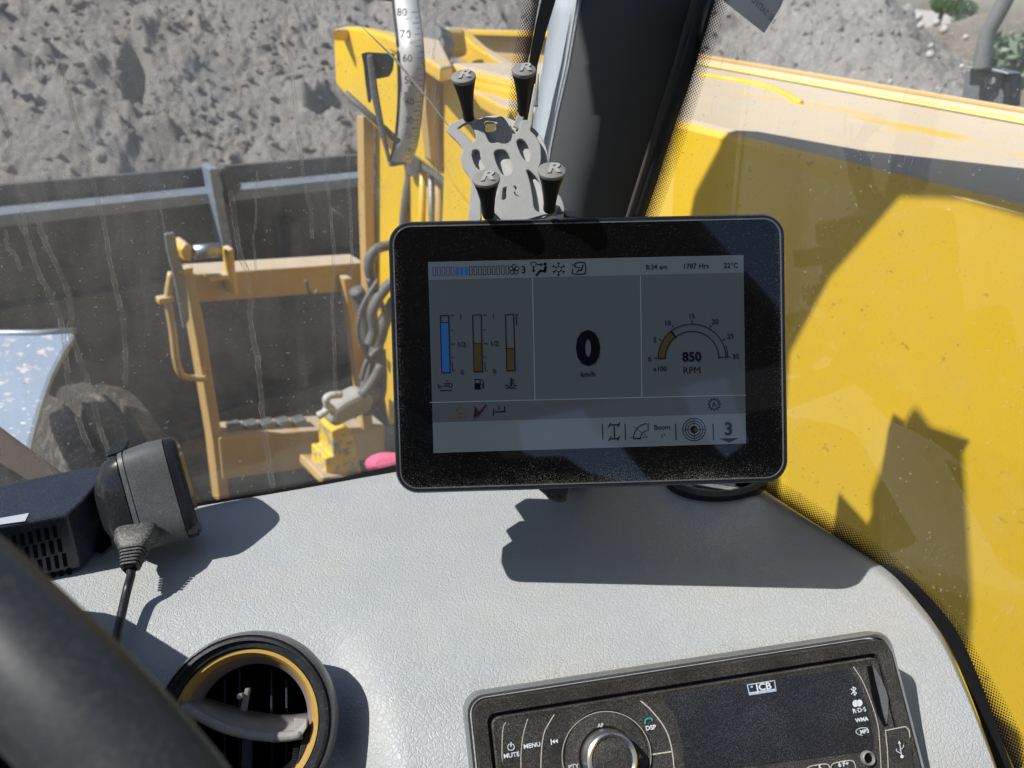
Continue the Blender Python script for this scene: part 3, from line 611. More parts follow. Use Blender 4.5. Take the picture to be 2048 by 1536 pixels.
slab('bar', [(-60, 830), (-20, 838), (150, 965), (100, 990), (60, 990), (-60, 900)], Plane(at(40, 930, .62), -ray(40, 930)), .02, plain('brown_dusty_bar', (.17, .13, .11), .8), cf, .004)
slab('lower_seal', [(-60, 905), (-20, 912), (70, 985), (60, 1010), (-60, 1010)], Plane(at(40, 930, .61), -ray(40, 930)), .02, grey_dash_dark, cf, .004)

# ================================================================== CAB SHELL
cab = thing('cab_shell', 'dark cab frame whose roof header and rails shade the boom', 'cab frame', (0, -.2, 2.3))
zr = 2.35
outer = [(.66, .28), (.543, .415), (.425, .549), (.393, .659), (.344, .686), (.298, .725), (.10, .80), (-.4, .83), (-.80, .80)]
inner = [(.365, .30), (.369, .407), (.36, .467), (.284, .54), (.198, .596), (0, .62), (-.4, .64), (-.72, .64)]
flat('roof_header', outer + inner[::-1], zr, .03, pillar_m, cab)
flat('roof_rail', [(.365, .302), (.655, .282), (.70, -.9), (.40, -.9)], zr, .03, pillar_m, cab)
flat('roof_rail', [(-.72, .638), (-.80, .638), (-.85, -.9), (-.77, -.9)], zr, .03, pillar_m, cab)
flat('roof_shadow_block', [(.196, .452), (.184, .434), (.188, .404), (.06, .385), (.02, .385), (.0, .47), (.12, .49), (.15, .478)], zr - .006, .03, black_pl, cab)  # unseen piece added under the roof, outline shaped for the boom shadow
tag(link('roof_glass', mesh([(-.72, -.1, zr + .01), (.37, -.1, zr + .01), (.37, .6, zr + .01), (-.72, .6, zr + .01)], [[0, 1, 2, 3]]), glass('clear_roof_glass', .01), cab))
flat('rear_roof_panel', [(-.78, -.86), (.07, -.86), (.05, -.11), (-.75, -.11)], zr + .002, .03, pillar_m, cab)  # unseen; stops short so the monitor reflects a strip of sky
def wall(name, P, m, th): return link(name, prism([Vector(p) for p in P], Vector(th)), m, cab)
yr = -.92
# unseen rear wall; notches shaped to reflect sky patches in the monitor
wall('rear_panel', [(-.85, yr, 1.0), (.45, yr, 1.0), (.45, yr, 2.02), (-.85, yr, 2.02)], pillar_m, (0, .03, 0))
wall('rear_upper_panel', [(x, yr, 2 + z) for x, z in [(-.85, .021), (.45, .021), (.45, .38), (-.12, .38), (-.08, .22), (-.13, .19), (-.20, .28), (-.235, .38), (-.475, .38), (-.43, .30), (-.36, .25), (-.30, .17), (-.26, .10), (-.31, .11), (-.38, .18), (-.46, .215), (-.52, .26), (-.60, .27), (-.66, .30), (-.68, .38), (-.85, .38)]], pillar_m, (0, .03, 0))
wall('left_panel', [(-.86, -.9, .9), (-.86, .65, .9), (-.86, .65, 1.60), (-.86, -.9, 1.60)], pillar_m, (.03, 0, 0))
wall('left_rear_panel', [(-.86, -.9, 1.6), (-.86, -.32, 1.6), (-.86, -.40, 2.35), (-.86, -.9, 2.35)], pillar_m, (.03, 0, 0))
wall('front_pillar', [(-.86, .60, 1.6), (-.86, .66, 1.6), (-.80, .80, 2.35), (-.80, .74, 2.35)], pillar_m, (.05, 0, 0))
wall('cab_floor', [(-.86, -.9, .9), (.45, -.9, .9), (.45, .5, .9), (-.86, .5, .9)], grey_dash_dark, (0, 0, .03))

# windscreen and side window
B1 = PZ(-.30).hit(400, 1010); B2 = PZ(-.30).hit(780, 945)
WS = Plane(B1, (B2 - B1).cross(Vector((0, .22, 1)))); WS = Plane(B1, -WS.n if WS.n.y > 0 else WS.n)
SS = Plane((.432, .1, 1.70), (-1, 0, .10))
ws = thing('windscreen', 'dusty windscreen streaked with dried water runs left of the pillar', 'windscreen', tuple(B1))
def gpane(name, pts, pl, m, parent): return link(name, mesh([pl.hit(x, y) for x, y in pts], [list(range(len(pts)))]), m, parent)
gpane('glass_pane', [(-160, 1110), (400, 1014), (780, 948), (1010, 900), (1100, -60), (-160, -60)], WS, glass_w, ws)
ribbon('bottom_seal', sp2([(-100, 1098), (200, 1050), (400, 1013), (600, 980), (780, 940), (800, 932)], 4), 14, WS, seal_m, ws, off=.0006)
ribbon('frit_band', sp2([(-100, 1094), (200, 1044), (400, 1003), (600, 970), (780, 930), (800, 921)], 4), 12, WS, frit_m, ws, off=.0004, sides=(.6, .4))
ribbon('side_seal', [(1105, -30), (1081, 60), (1066, 130), (1050, 300), (1030, 480)], [30, 24, 18, 18, 18], WS, seal_m, ws, off=.0012)
ribbon('side_frit_band', [(1030, 480), (1040, 300), (1055, 130), (1068, 60), (1084, -30)], 32, WS, frit_m, ws, off=.0004, sides=(0, 1))
runs = [([(0, 215), (14, 250), (22, 300), (32, 360), (45, 415), (52, 470)], 9), ([(-6, 440), (12, 468), (14, 492), (30, 512), (42, 540)], 9),
        ([(30, 430), (52, 470), (75, 540), (95, 580), (118, 630), (130, 690), (136, 760), (148, 800), (160, 850), (185, 905)], 12), ([(45, 385), (70, 430), (85, 470), (108, 520), (132, 570), (143, 630), (140, 660), (160, 720), (180, 780), (200, 860), (212, 890)], 12),
        ([(128, 150), (150, 240), (176, 330), (196, 400), (208, 450), (218, 510), (228, 560), (245, 640), (250, 700), (252, 775)], 11), ([(298, -10), (312, 20), (326, 60), (330, 88)], 9), ([(320, 400), (324, 430), (330, 462)], 4),
        ([(555, -20), (570, 20), (572, 60), (585, 150), (592, 230), (605, 330), (612, 385), (622, 430), (623, 478)], 9), ([(462, 380), (470, 440), (478, 500), (498, 560), (502, 640), (515, 720), (522, 800), (535, 900), (545, 975)], 12),
        ([(645, 300), (658, 400), (668, 500), (665, 600), (668, 700), (672, 790)], 7), ([(688, 200), (695, 300), (700, 400), (704, 520), (700, 560)], 6), ([(515, 340), (512, 420), (508, 480), (515, 560)], 5),
        ([(870, 150), (866, 200), (872, 260), (878, 330), (884, 400)], 7), ([(874, -10), (870, 60), (868, 120)], 6), ([(120, 100), (135, 180), (165, 280)], 5), ([(628, -10), (632, 40), (634, 110)], 4), ([(60, 880), (90, 930), (110, 960)], 8), ([(196, 840), (215, 900), (220, 920)], 10)]
rg = random.Random(3)
for pts, ww in runs:
    p2 = sp2(pts, 6); p2 = [(x + rg.uniform(-1.6, 1.6), y) for x, y in p2]; wl = [ww * rg.uniform(.75, 1.15) for _ in p2]; wl[0] *= .6; wl[-1] *= .8
    ribbon('water_run', p2, wl, WS, streak_m, ws, off=.0008)
ribbon('glass_crack', [(722, 52), (790, 118), (850, 190), (905, 262)], [1, 5, 4, 1.5], WS, plain('crack_white', (.8, .8, .78), .4), ws, off=.001)
sw = thing('side_window', 'scratched right side window between the pillar and the dash edge', 'window', (.43, .1, 1.7))
gpane('glass_pane', [(1440, -80), (2300, -80), (2300, 1750), (2060, 1750), (2010, 1560), (1900, 1280), (1780, 1140), (1520, 975), (1285, 430)], SS, glass_s, sw)
ribbon('frit_band', sp2([(1440, -40), (1420, 10), (1352, 230), (1285, 425), (1270, 470)], 5), [34] * 21, SS, frit_m, sw, off=.0004, sides=(0, 1))
ribbon('lower_frit_band', sp2([(1490, 945), (1522, 975), (1600, 1028), (1700, 1092), (1778, 1146)], 5), 34, SS, frit_m, sw, off=.0004, sides=(0, 1))
ribbon('lower_frit_band', sp2([(1778, 1142), (1850, 1215), (1900, 1280), (1950, 1372), (1990, 1450), (2030, 1540)], 4), [28 + k * .8 for k in range(21)], SS, frit_m, sw, off=.0004, sides=(0, 1))
ribbon('window_seal', sp2([(1770, 1130), (1800, 1156), (1850, 1206), (1900, 1268), (1940, 1352), (1985, 1470), (2030, 1600)], 5), [4, 9, 14, 18, 21, 23, 25] + [27] * 24, SS, seal_m, sw, off=.0012, sides=(.5, .55))
tag(slab('warning_label', [(1448, 3), (1452, -70), (1600, -80), (1560, 15), (1528, 66)], SS, .0004, plain('grey_sticker_back', (.22, .205, .21), .7, vary=.1), None, off=-.0008), 'grey sticker with mirrored black lettering on the side window beside the pillar', 'sticker')
lw_ = bpy.data.objects['warning_label']
o = text('label_lettering', 'НЕ ЗАПУСТИ', 1521, 14, 10.5, SS, ink, lw_, off=.0002, mirror=True, ang=-29)

Rv0 = MR @ Vector((1, 0, 0)); Dv0 = MR @ Vector((0, 0, 1))
# A-pillar
ap = thing('door_pillar', 'charcoal padded cab pillar with a sunlit fabric side between the windows', 'pillar', tuple(at(1200, 900, .54)))
def strip(name, L, Rr, m, parent, th=.01, sub=1):
    """L, Rr: lists of (px, py, depth)"""
    A = [at(*p) for p in L]; B = [at(*p) for p in Rr]; V = []
    for a, b in zip(A, B): V += [a, b]
    o = link(name, mesh(V, [[2 * i, 2 * i + 1, 2 * i + 3, 2 * i + 2] for i in range(len(A) - 1)]), m, parent, True)
    s_ = o.modifiers.new('s', 'SOLIDIFY'); s_.thickness = th; s_.offset = -1 if ((B[0] - A[0]).cross(A[1] - A[0])).dot(A[0] - CAM) < 0 else 1; return o
ridge = [(1160, -22, .465), (1152, 30, .468), (1135, 130, .476), (1112, 230, .485), (1098, 300, .49), (1080, 430, .50), (1050, 700, .52), (1030, 930, .54)]
lefte = [(1107, -22, .508), (1100, 30, .512), (1085, 130, .52), (1068, 230, .53), (1060, 300, .535), (1040, 430, .545), (1010, 700, .56), (990, 930, .58)]
righte = [(1392, -22, .502), (1378, 30, .505), (1350, 130, .512), (1318, 230, .52), (1297, 300, .525), (1256, 430, .535), (1180, 700, .55), (1120, 930, .57)]
strip('fabric_side', lefte, ridge, fabric_m, ap, .002)
strip('pillar_face', ridge, righte, pillar_m, ap, .002)
r2 = [(x + 10, y, d_ + .002) for x, y, d_ in righte]; r3 = [(x + 46 - i * 2.2, y, d_ + .006) for i, (x, y, d_) in enumerate(righte)]
strip('trim_lip', [(x - 3, y, d_ - .001) for x, y, d_ in righte], r2, plain('brown_grey_edge', (.09, .08, .075), .7), ap, .006)
strip('door_seal', r2, r3, seal_m, ap, .012)

rg = random.Random(9); V = []; F = []
for k in range(5200):
    f = rg.random() * 4.6; i = int(f); f -= i; e_ = rg.random() ** .5 if rg.random() < .8 else rg.random() * .2
    L_ = [lefte[i][q] + (lefte[i + 1][q] - lefte[i][q]) * f for q in range(3)]; R_ = [ridge[i][q] + (ridge[i + 1][q] - ridge[i][q]) * f for q in range(3)]
    p = at(*[L_[q] + (R_[q] - L_[q]) * e_ for q in range(3)]); n_v = (Rv0 * .75 - Dv0 * -.5 + Vector([rg.gauss(0, .5) for _ in range(3)])).normalized(); tt_ = Vector([rg.gauss(0, 1) for _ in range(3)]).normalized() * .00012
    L = rg.uniform(.0006, .0019); b = len(V); V += [p - tt_, p + tt_, p + n_v * L]; F.append([b, b + 1, b + 2])
link('fabric_nap', mesh(V, F), fabric_m, ap)['kind'] = 'stuff'
# ================================================================== DASHBOARD
RN = Vector((-.385, -.572, .722)).normalized(); RU = Vector((.867, -.491, .083))
RO = at(941, 1401.8, .335); RP = Plane(RO, RN, RU)
TOPZ = PZ(-.30); FACE = Plane(RO - RN * .004, RN)
VC = (492, 1449)
def smax(a, b, k): h = max(k - abs(a - b), 0) / k; return max(a, b) + h * h * h * k / 6
def sst(a, b, x): t_ = min(max((x - a) / (b - a), 0), 1); return t_ * t_ * (3 - 2 * t_)
def dash_depth(x, y):
    tt = TOPZ.depth(x, y) if ray(x, y).z < -.05 else 9
    ridge_x = 720 + (y - 1200) * .10
    rec = .028 * (1 - sst(ridge_x - 75, ridge_x + 65, x)) * sst(1130, 1300, y)
    tf = FACE.depth(x, y) + rec
    return smax(tt, tf, .055)
top_b = sp2([(-420, 1170), (-160, 1112), (0, 1082), (200, 1046), (400, 1012), (600, 978), (780, 945), (900, 918), (1050, 905), (1200, 905), (1350, 925), (1450, 945), (1520, 977), (1610, 1035), (1700, 1092), (1780, 1145), (1842, 1212), (1886, 1275), (1930, 1370), (1965, 1460), (2000, 1560), (2020, 1640)], 14)
nb = len(top_b); NV = 150; V = []; F = []; UVd = []
for i, (tx, ty) in enumerate(top_b):
    f = i / (nb - 1); bx = -420 + 2440 * f ** 1.0; by = 1720
    bx = max(bx, tx - 1700) if tx < 1500 else tx - (2020 - tx) * .35
    for j in range(NV):
        g = j / (NV - 1); g2 = g; x = tx + (bx - tx) * g2; y = ty + (by - ty) * g2; dd = dash_depth(x, y)
        edge = max(0, 1 - g * 26); dd += .010 * edge ** 2 if tx > 1480 else 0
        V.append(at(x, y, dd)); UVd.append((x, y))
for i in range(nb - 1):
    for j in range(NV - 1):
        a = i * NV + j; q = [a, a + 1, a + NV + 1, a + NV]; cx_ = sum(UVd[k][0] for k in q) / 4; cy_ = sum(UVd[k][1] for k in q) / 4
        if math.hypot(cx_ - VC[0], cy_ - VC[1]) > 150: F.append(q)
dsh = link('dashboard', fixn(mesh(V, F)), dash_m, None, True); tag(dsh, 'pale grey grained vinyl dashboard top curving down to the radio and vent', 'dashboard')
skirt = []
# edge return of the dash towards the side window
E_ = [V[i * NV] for i in range(nb)]
link('edge_return', mesh(E_ + [e + Vector((.004, .002, -.06)) for e in E_], [[i, i + 1, nb + i + 1, nb + i] for i in range(nb - 1)]), grey_dash_dark, dsh, True)
# corner demister vent under the screen
dv = thing('demister_vent', 'oval demister vent on the dash corner half hidden under the screen', 'vent', tuple(TOPZ.hit(1430, 975)))
def dring(cx_, cy_, rx, ry, a): return TOPZ.hit(cx_ + rx * math.cos(a), cy_ + ry * math.sin(a))
AA = np.linspace(0, 2 * math.pi, 36, endpoint=False)
loft('rim', [[dring(1432, 962, rx, ry, a) + Vector((0, 0, h_)) for a in AA] for rx, ry, h_ in ((104, 42, -.002), (102, 41, .004), (92, 35, .006), (80, 28, .004), (66, 22, -.004), (62, 20, -.02))], black_pl, dv, cap=False)
loft('cavity', [[dring(1432, 962, 66, 22, a) + Vector((0, 0, -.0015)) for a in AA], [dring(1432, 962, 5, 2, a) + Vector((0, 0, -.0015)) for a in AA]], gap_m, dv)
slab('vane', [(1385, 968), (1395, 962), (1478, 975), (1474, 983)], PZ(-.298), .002, steel, dv, .0005)

# round air vent
vd = RP.depth(*VC) + .016; VN = (RN + Vector((-.03, .02, 0))).normalized(); VO = at(*VC, vd); VPl = Plane(VO, VN, RU)
sc_ = vd / FPX; VM = frame(VO, VN, RU)
av = thing('air_vent', 'round black air vent with a dusty yellow ring and one curved vane', 'vent', tuple(VO))
def rr_(*p): return [(r_ * sc_, z) for r_, z in p]
lathe('outer_ring', rr_((176, -.006), (174, .0), (171.5, .0045), (166, .006), (160, .0062), (158, .0042), (147, .0040), (145, .0025), (144, -.004)), VM, black_pl, av, 96)
yr_m = plain('yellow_vent_ring', (.52, .33, .07), .5, vary=.15, vs=80, dust=.4, dc=(.55, .45, .33), ds=2500)
lathe('yellow_ring', rr_((144.5, -.001), (143, .0024), (136, .0022), (128, -.001), (127, -.003)), VM, yr_m, av, 96)
lathe('inner_ring', rr_((127.5, -.0025), (125, -.004), (114, -.010), (112, -.013)), VM, plain('pinkish_dusty_plastic', (.30, .24, .235), .6, vary=.1, bs=.4, bsc=3000), av, 96)
lathe('duct', rr_((113, -.012), (112, -.05), (0, -.05)), VM, gap_m, av, 48)
lathe('flange_lip', rr_((179, -.005), (177.5, .0012), (173, .0052), (171, .0058)), VM, plain('lit_grey_flange', (.14, .15, .165), .35, dust=.5), av, 96)  # outermost ring in paler grey, for the light caught on its rim
def vp(x, y, z=0): return VPl.hit(x, y) + VN * z
cu = sp2([(362, 1392), (400, 1408), (450, 1424), (500, 1436), (560, 1442), (618, 1436)], 5); cb = sp2([(372, 1416), (405, 1434), (450, 1452), (500, 1464), (560, 1470), (604, 1466)], 5)
vane_m = plain('dusty_grey_vane', (.20, .20, .205), .6, vary=.15, vs=90, dust=.8, dc=(.55, .53, .50), ds=4500, dth=.42)
V2 = []
for (x0, y0), (x1_, y1_) in zip(cu, cb): V2 += [vp(x0, y0, -.016), vp((x0 + x1_) / 2, (y0 + y1_) / 2 - 1, -.008), vp(x1_, y1_, .003)]
vn = link('vane', fixn(mesh(V2, [[3 * i + k, 3 * i + k + 1, 3 * i + k + 4, 3 * i + k + 3] for i in range(len(cu) - 1) for k in range(2)])), vane_m, av, True); s_ = vn.modifiers.new('s', 'SOLIDIFY'); s_.thickness = .0022; s_.offset = 0
cb2 = sp2([(368, 1404), (402, 1424), (450, 1447), (500, 1460), (560, 1466), (606, 1460)], 5); tube('vane_lip', [vp(x, y + 6, .003) for x, y in cb2], .0022, vane_m, av, 8)
bev(link('vane_end', prism([vp(590, 1434, .004), vp(618, 1436, .004), vp(617, 1452, .005), vp(606, 1470, .005), vp(592, 1462, .004)], VN * -.004), vane_m, av), .0006)
bev(link('pivot_post', prism([vp(473, 1424, -.006), vp(484, 1426, -.006), vp(497, 1378, -.002), vp(488, 1377, -.002)], VN * -.004), vane_m, av), .0005)
lathe('pivot_pin', [(0, .002), (.0012, .002), (.0012, -.003), (0, -.003)], frame(vp(481, 1392, 0), VN), vane_m, av, 12)
bev(link('centre_stem', prism([vp(474, 1466, -.01), vp(496, 1466, -.01), vp(492, 1550, -.012), vp(468, 1550, -.012)], VN * -.004), navy_pl, av), .0005)
bev(link('side_link', prism([vp(604, 1474, 0), vp(616, 1450, 0), vp(620, 1462, 0), vp(598, 1550, 0), vp(590, 1550, 0)], VN * -.006), black_pl, av), .0005)
for k, x in enumerate((420, 452, 520, 552)): bev(link('louvre', prism([vp(x, 1340 if 440 < x < 540 else 1362, -.022), vp(x + 5, 1340 if 440 < x < 540 else 1362, -.022), vp(x + 5, 1550, -.022), vp(x, 1550, -.022)], VN * -.010), navy_pl, av), .0004)
for k in range(9): link('thumbwheel_rib', prism([vp(582 - k * .4, 1500 + 5 * k, -.004), vp(594 - k * .4, 1499 + 5 * k, -.004), vp(594 - k * .4, 1502 + 5 * k, -.004), vp(582 - k * .4, 1503 + 5 * k, -.004)], VN * -.004), vane_m, av)
link('thumbwheel', prism([vp(584, 1494, -.006), vp(592, 1494, -.006), vp(588, 1550, -.006), vp(577, 1550, -.006)], VN * -.006), black_pl, av)

# ================================================================== RADIO
rd = thing('car_radio', 'dusty black radio with a chrome ringed knob set into the dashboard', 'radio', tuple(RO))
def radio_pt(u, v, off=0): return RO + RP.u * u - RP.v * v + RN * off          # metres right / down from the top-left corner
WR = (RP.hit(1767, 1281) - RO).length; HR = WR * .058 / .188 + .004
def rrp(u0, v0, u1, v1, r_, n=6):
    out = []
    for cx_, cy_, a0 in ((u1 - r_, v0 + r_, -90), (u1 - r_, v1 - r_, 0), (u0 + r_, v1 - r_, 90), (u0 + r_, v0 + r_, 180)):
        for k in range(n + 1): a = R(a0 + 90 * k / n); out.append((cx_ + r_ * math.cos(a), cy_ + r_ * math.sin(a)))
    return out
def rings_uv(spec): return [[radio_pt(u, v, off) for u, v in rrp(i, i, WR - i, HR - i, max(r_, .001))] for i, off, r_ in spec]
mm = .001 * WR / .188
loft('surround', rings_uv([(-3.2 * mm, -.006, .008), (-3.0 * mm, .001, .008), (-2.0 * mm, .003, .0075), (-.9 * mm, .002, .007), (-.6 * mm, -.004, .007)]), plain('mid_grey_surround', (.17, .18, .19), .4, dust=.3), rd, cap=False)
loft('bezel', rings_uv([(0, -.006, .0065), (0, .0035, .0065), (.5 * mm, .0045, .006), (5.6 * mm, .0030, .004), (6.2 * mm, -.001, .0035), (7.6 * mm, -.001, .003)]), dust_black, rd, cap=False)
fp = [(7.2, -.001, .0035), (7.2, .0035, .0035), (7.8, .0042, .003), (10.5, .0030, .003)]
fr_ = loft('faceplate', rings_uv([(a * mm, b_, c_) for a, b_, c_ in fp]), dust_black, rd)
RF = Plane(RO + RN * .0030, RN, RU)
rg = random.Random(12); V = []; F = []
for k in range(2600):
    q_ = rg.random(); uu = q_ * WR if q_ < 1 else 0; off_v = -.0034 - abs(rg.gauss(0, .0022)); p = radio_pt(uu, off_v, -.0015)
    r_ = CAM; dr = (p - CAM); px_, py_ = 0, 0; lc_ = MR.transposed() @ dr; px_ = CX + FPX * lc_.x / -lc_.z; py_ = CY - FPX * lc_.y / -lc_.z; p = at(px_, py_, dash_depth(px_, py_) - .0001)
    sz_ = rg.uniform(.00008, .00030) * (1 + (rg.random() < .03) * 1.5); b = len(V); V += [p + Vector([rg.gauss(0, 1) for _ in range(3)]).normalized() * sz_ for _ in range(4)]; F += [[b, b + 1, b + 2], [b, b + 1, b + 3], [b + 1, b + 2, b + 3], [b, b + 2, b + 3]]
tag(link('dust_grains', mesh(V, F), plain('tan_grit', (.50, .42, .31), .9), None), kind='stuff')
gl_ = Ink(RF, .0003)
for pts, ww in (([(1058, 1430), (1050, 1455), (1045, 1478), (1042, 1510), (1042, 1560)], 1.6), ([(1113, 1422), (1098, 1446), (1088, 1467), (1083, 1500), (1081, 1560)], 2), ([(1276, 1398), (1300, 1418), (1329, 1455), (1343, 1495), (1349, 1545)], 2.2),
               ([(1304, 1509), (1344, 1503)], 3), ([(1400, 1377), (1705, 1331)], 1.4), ([(1276, 1397), (1400, 1377)], 1.4), ([(1008, 1442), (1274, 1400)], 1.4), ([(1005, 1560), (1004, 1500), (1006, 1458), (1012, 1444)], 1.6), ([(1705, 1331), (1724, 1360), (1740, 1398), (1752, 1435), (1758, 1467), (1763, 1550)], 1.6)): gl_.line(sp2(pts, 4), ww)
gl_.done('button_gap_line', dust_line, rd)
KC = (1213, 1513); KP = RF.hit(*KC); kd = RF.depth(*KC) / FPX
lathe('knob_collar', [(r_ * kd, z) for r_, z in ((91, .0005), (90, .0012), (88, .0012), (86, .0004), (84, .0010), (58, .0016), (54, .0004))], frame(KP, RN, RU), dust_black, rd, 72)
Ink(RF, .0014).ell(KC[0], KC[1], 89, 90, 1.2, n=60).done('collar_gap_line', dust_line, rd)
lathe('knob_ring', [(r_ * kd, z) for r_, z in ((53, 0), (53, .0075), (50, .0100), (46, .0106), (41, .0100), (40, .0092))], frame(KP, RN, RU), plain('worn_chrome', (.52, .52, .52), .25, .9, dust=.3, dc=(.4, .37, .3)), rd, 64)
lathe('knob_top', [(r_ * kd, z) for r_, z in ((40.5, .0094), (30, .0098), (0, .0100))], frame(KP, RN, RU), dust_black, rd, 48)
dp = [(1352, 1388), (1698, 1336), (1716, 1362), (1730, 1400), (1742, 1450), (1748, 1500), (1370, 1548), (1366, 1490), (1352, 1436), (1330, 1400)]
slab('display_glass', dp, RF, .0003, radio_disp, rd, off=.0004)
li = Ink(RF, .0006); q = [(1494.6, 1369.7), (1549, 1361), (1552, 1381.6), (1499, 1389.7)]
li.line(q, 2, True); li.poly([(1498, 1385), (1551, 1377), (1552, 1381.6), (1499, 1389.7)]); li.poly([(1501, 1372), (1505, 1371.4), (1505.6, 1375), (1501.6, 1375.6)]); li.done('logo_plate', plain('pale_blue_print', (.48, .56, .72), .5), rd)
text('logo_lettering', 'JCB', 1527, 1373, 12.5, RF, white_ink, rd, off=.0008, bold=.022, xs=1.2)
for s_, x, y, h_, b_ in (('MUTE', 1023, 1510, 8, .02), ('MENU', 1064, 1490.6, 8, .02), ('AF', 1201, 1450.5, 7, .01), ('PTY', 1147, 1533, 8, .01), ('TA', 1277, 1513, 7.5, .01), ('DSP', 1301.5, 1455, 8, .03), ('R·D·S', 1718.6, 1420, 8, .02), ('WMA', 1723.6, 1439, 7, .04), ('MP3', 1729, 1462.7, 7, .03), ('6 F+', 1687, 1528, 8, .03), ('5', 1640, 1535, 8, .03)):
    text('radio_lettering', s_, x, y, h_, RF, white_ink, rd, off=.0016 if s_ in ('AF', 'PTY', 'TA') else .0008, bold=b_, xs=1.1)
ic = Ink(RF, .0008)
ic.ell(1022, 1494, 6.5, None, 1.8, 120, 420); ic.line([(1022, 1485), (1022, 1493)], 2)
ic.line([(1102, 1479), (1103, 1489)], 2); ic.poly([(1104, 1483.5), (1109, 1478.5), (1110, 1487.5)]); ic.poly([(1110, 1482.5), (1115, 1477.5), (1116, 1486.5)])
ic.line([(1702, 1378), (1713, 1386), (1709, 1391), (1706, 1374), (1712, 1377), (1703, 1388)], 1.7)
ic.ell(1711, 1407, 6, 7); ic.ell(1719, 1406, 6, 7)
ic.ell(1727, 1463, 15, 7.5, 1.6, 60, 260)
ic.done('radio_icon', white_ink, rd)
Ink(RF, .0008).line(sp2([(1290, 1446), (1291, 1440), (1297, 1437), (1303, 1437), (1304, 1440)], 3), 3.2).done('phone_icon', teal_ink, rd)
sl_ = slab('cd_slot', [(1734, 1333), (1746, 1330), (1750, 1350), (1760, 1392), (1776, 1450), (1768, 1453), (1754, 1425), (1744, 1392), (1739, 1360)], RF, .0002, gap_m, rd, off=.0006)
slab('slot_blade', [(1746, 1331), (1758, 1350), (1770, 1375), (1777, 1398), (1776, 1425), (1774, 1448), (1768, 1430), (1760, 1392), (1752, 1360)], RF, .001, steel, rd, off=.0012)
slab('usb_cover', [(1770, 1460), (1812, 1452), (1819, 1460), (1832, 1560), (1778, 1560), (1772, 1500)], RF, .004, dust_black, rd, .0005, off=.0016)
Ink(RF, .0020).line([(1771, 1461), (1811, 1453), (1818, 1460), (1820, 1474)], 2).line([(1771, 1462), (1775, 1500), (1777, 1550)], 1.6).done('cover_edge_line', dust_line, rd)
Ink(RF, .0021).line([(1799, 1486), (1803, 1510)], 1.5).line([(1800, 1500), (1807, 1494), (1807, 1490)], 1.3).line([(1802, 1507), (1793, 1502), (1793, 1498)], 1.3).poly([(1796, 1488), (1802, 1487), (1798, 1481)]).ell(1804, 1513, 3.4).done('usb_icon', white_ink, rd)
lathe('headphone_jack', [(r_ * kd, z) for r_, z in ((15, 0), (14.5, .0016), (12, .0022), (9.5, .0014), (9, -.001))], frame(RF.hit(1734, 1516), RN), plain('grey_jack_ring', (.22, .22, .21), .5, dust=.4), rd, 32)
lathe('jack_hole', [(9.2 * kd, .0008), (0, .0008)], frame(RF.hit(1734, 1516), RN), gap_m, rd, 24, False)
for k, (xx, yy) in enumerate(((1634, 1541), (1684, 1534))): 
    Ink(RF, .0007).line(sp2([(xx - 24, yy + 16), (xx - 22, yy), (xx - 14, yy - 8), (xx + 18, yy - 13), (xx + 26, yy - 4), (xx + 28, yy + 10)], 4), 2.2).done('preset_button_outline', dust_line, rd)

# ================================================================== MONITOR
MN = Vector((-.582, -.681, .445)).normalized(); MU = Vector((.786, -.611, .093)); MO = at(774.5, 443, .370)
M0 = Plane(MO, MN, MU); mo = thing('display_monitor', 'black dashboard monitor showing gauges, 0 km/h and 850 RPM', 'monitor', tuple(M0.hit(1180, 980)))
MW = (M0.hit(1571, 424) - MO).length; MH = (M0.hit(793, 989) - MO).length
def mpt(u, v, off=0): return MO + M0.u * u - M0.v * v + MN * off
def mring(i, off, r_): return [mpt(u, v, off) for u, v in rrp_m(i, i, MW - i, MH - i, r_)]
rrp_m = lambda *a: rrp(*a, n=8)
loft('housing', [mring(i, o_, r_) for i, o_, r_ in ((.012, -.030, .006), (.004, -.028, .009), (.0008, -.016, .0105), (0, -.004, .011), (.0002, -.001, .011), (.0010, .0003, .0102), (.0020, .0003, .0094), (.0024, -.0002, .009))], plain('navy_black_housing', (.012, .016, .024), .28, dust=.25, dc=(.3, .3, .3), ds=2500, dth=.6), mo)
loft('rim_line', [mring(i, o_, r_) for i, o_, r_ in ((.0022, .0001, .0090), (.0025, .0006, .0088), (.0029, .0006, .0085), (.0031, .0001, .0083))], plain('worn_metal_rim', (.42, .42, .43), .25, .8, dust=.3), mo, cap=False)
gi = [ (u, v) for u, v in rrp_m(.003, .003, MW - .003, MH - .003, .0085)]
link('screen_glass', mesh([mpt(u, v, .0002) for u, v in gi], [list(range(len(gi)))[::-1]], [(u / MW, 1 - v / MH) for u, v in gi]), screen_glass, mo)
MP = Plane(MO, MN, MU)
def region(name, pts, m, off): return link(name, fixn(mesh([MP.hit(x, y, off) for x, y in pts], [list(range(len(pts)))])), m, scr)
scr = link('display_panel', mesh([MP.hit(x, y, .0004) for x, y in [(856, 524), (1487, 510), (1492, 887), (867, 906)]], [[0, 1, 2, 3]]), lcd_bg, mo)
def lerp(a, b, t_): return (a[0] + (b[0] - a[0]) * t_, a[1] + (b[1] - a[1]) * t_)
TLs, TRs, BRs, BLs = (856, 524), (1487, 510), (1492, 887), (867, 906)
def scr_xy(u, v): return lerp(lerp(TLs, TRs, u), lerp(BLs, BRs, u), v)
def bandq(v0, v1): return [scr_xy(0, v0), scr_xy(1, v0), scr_xy(1, v1), scr_xy(0, v1)]
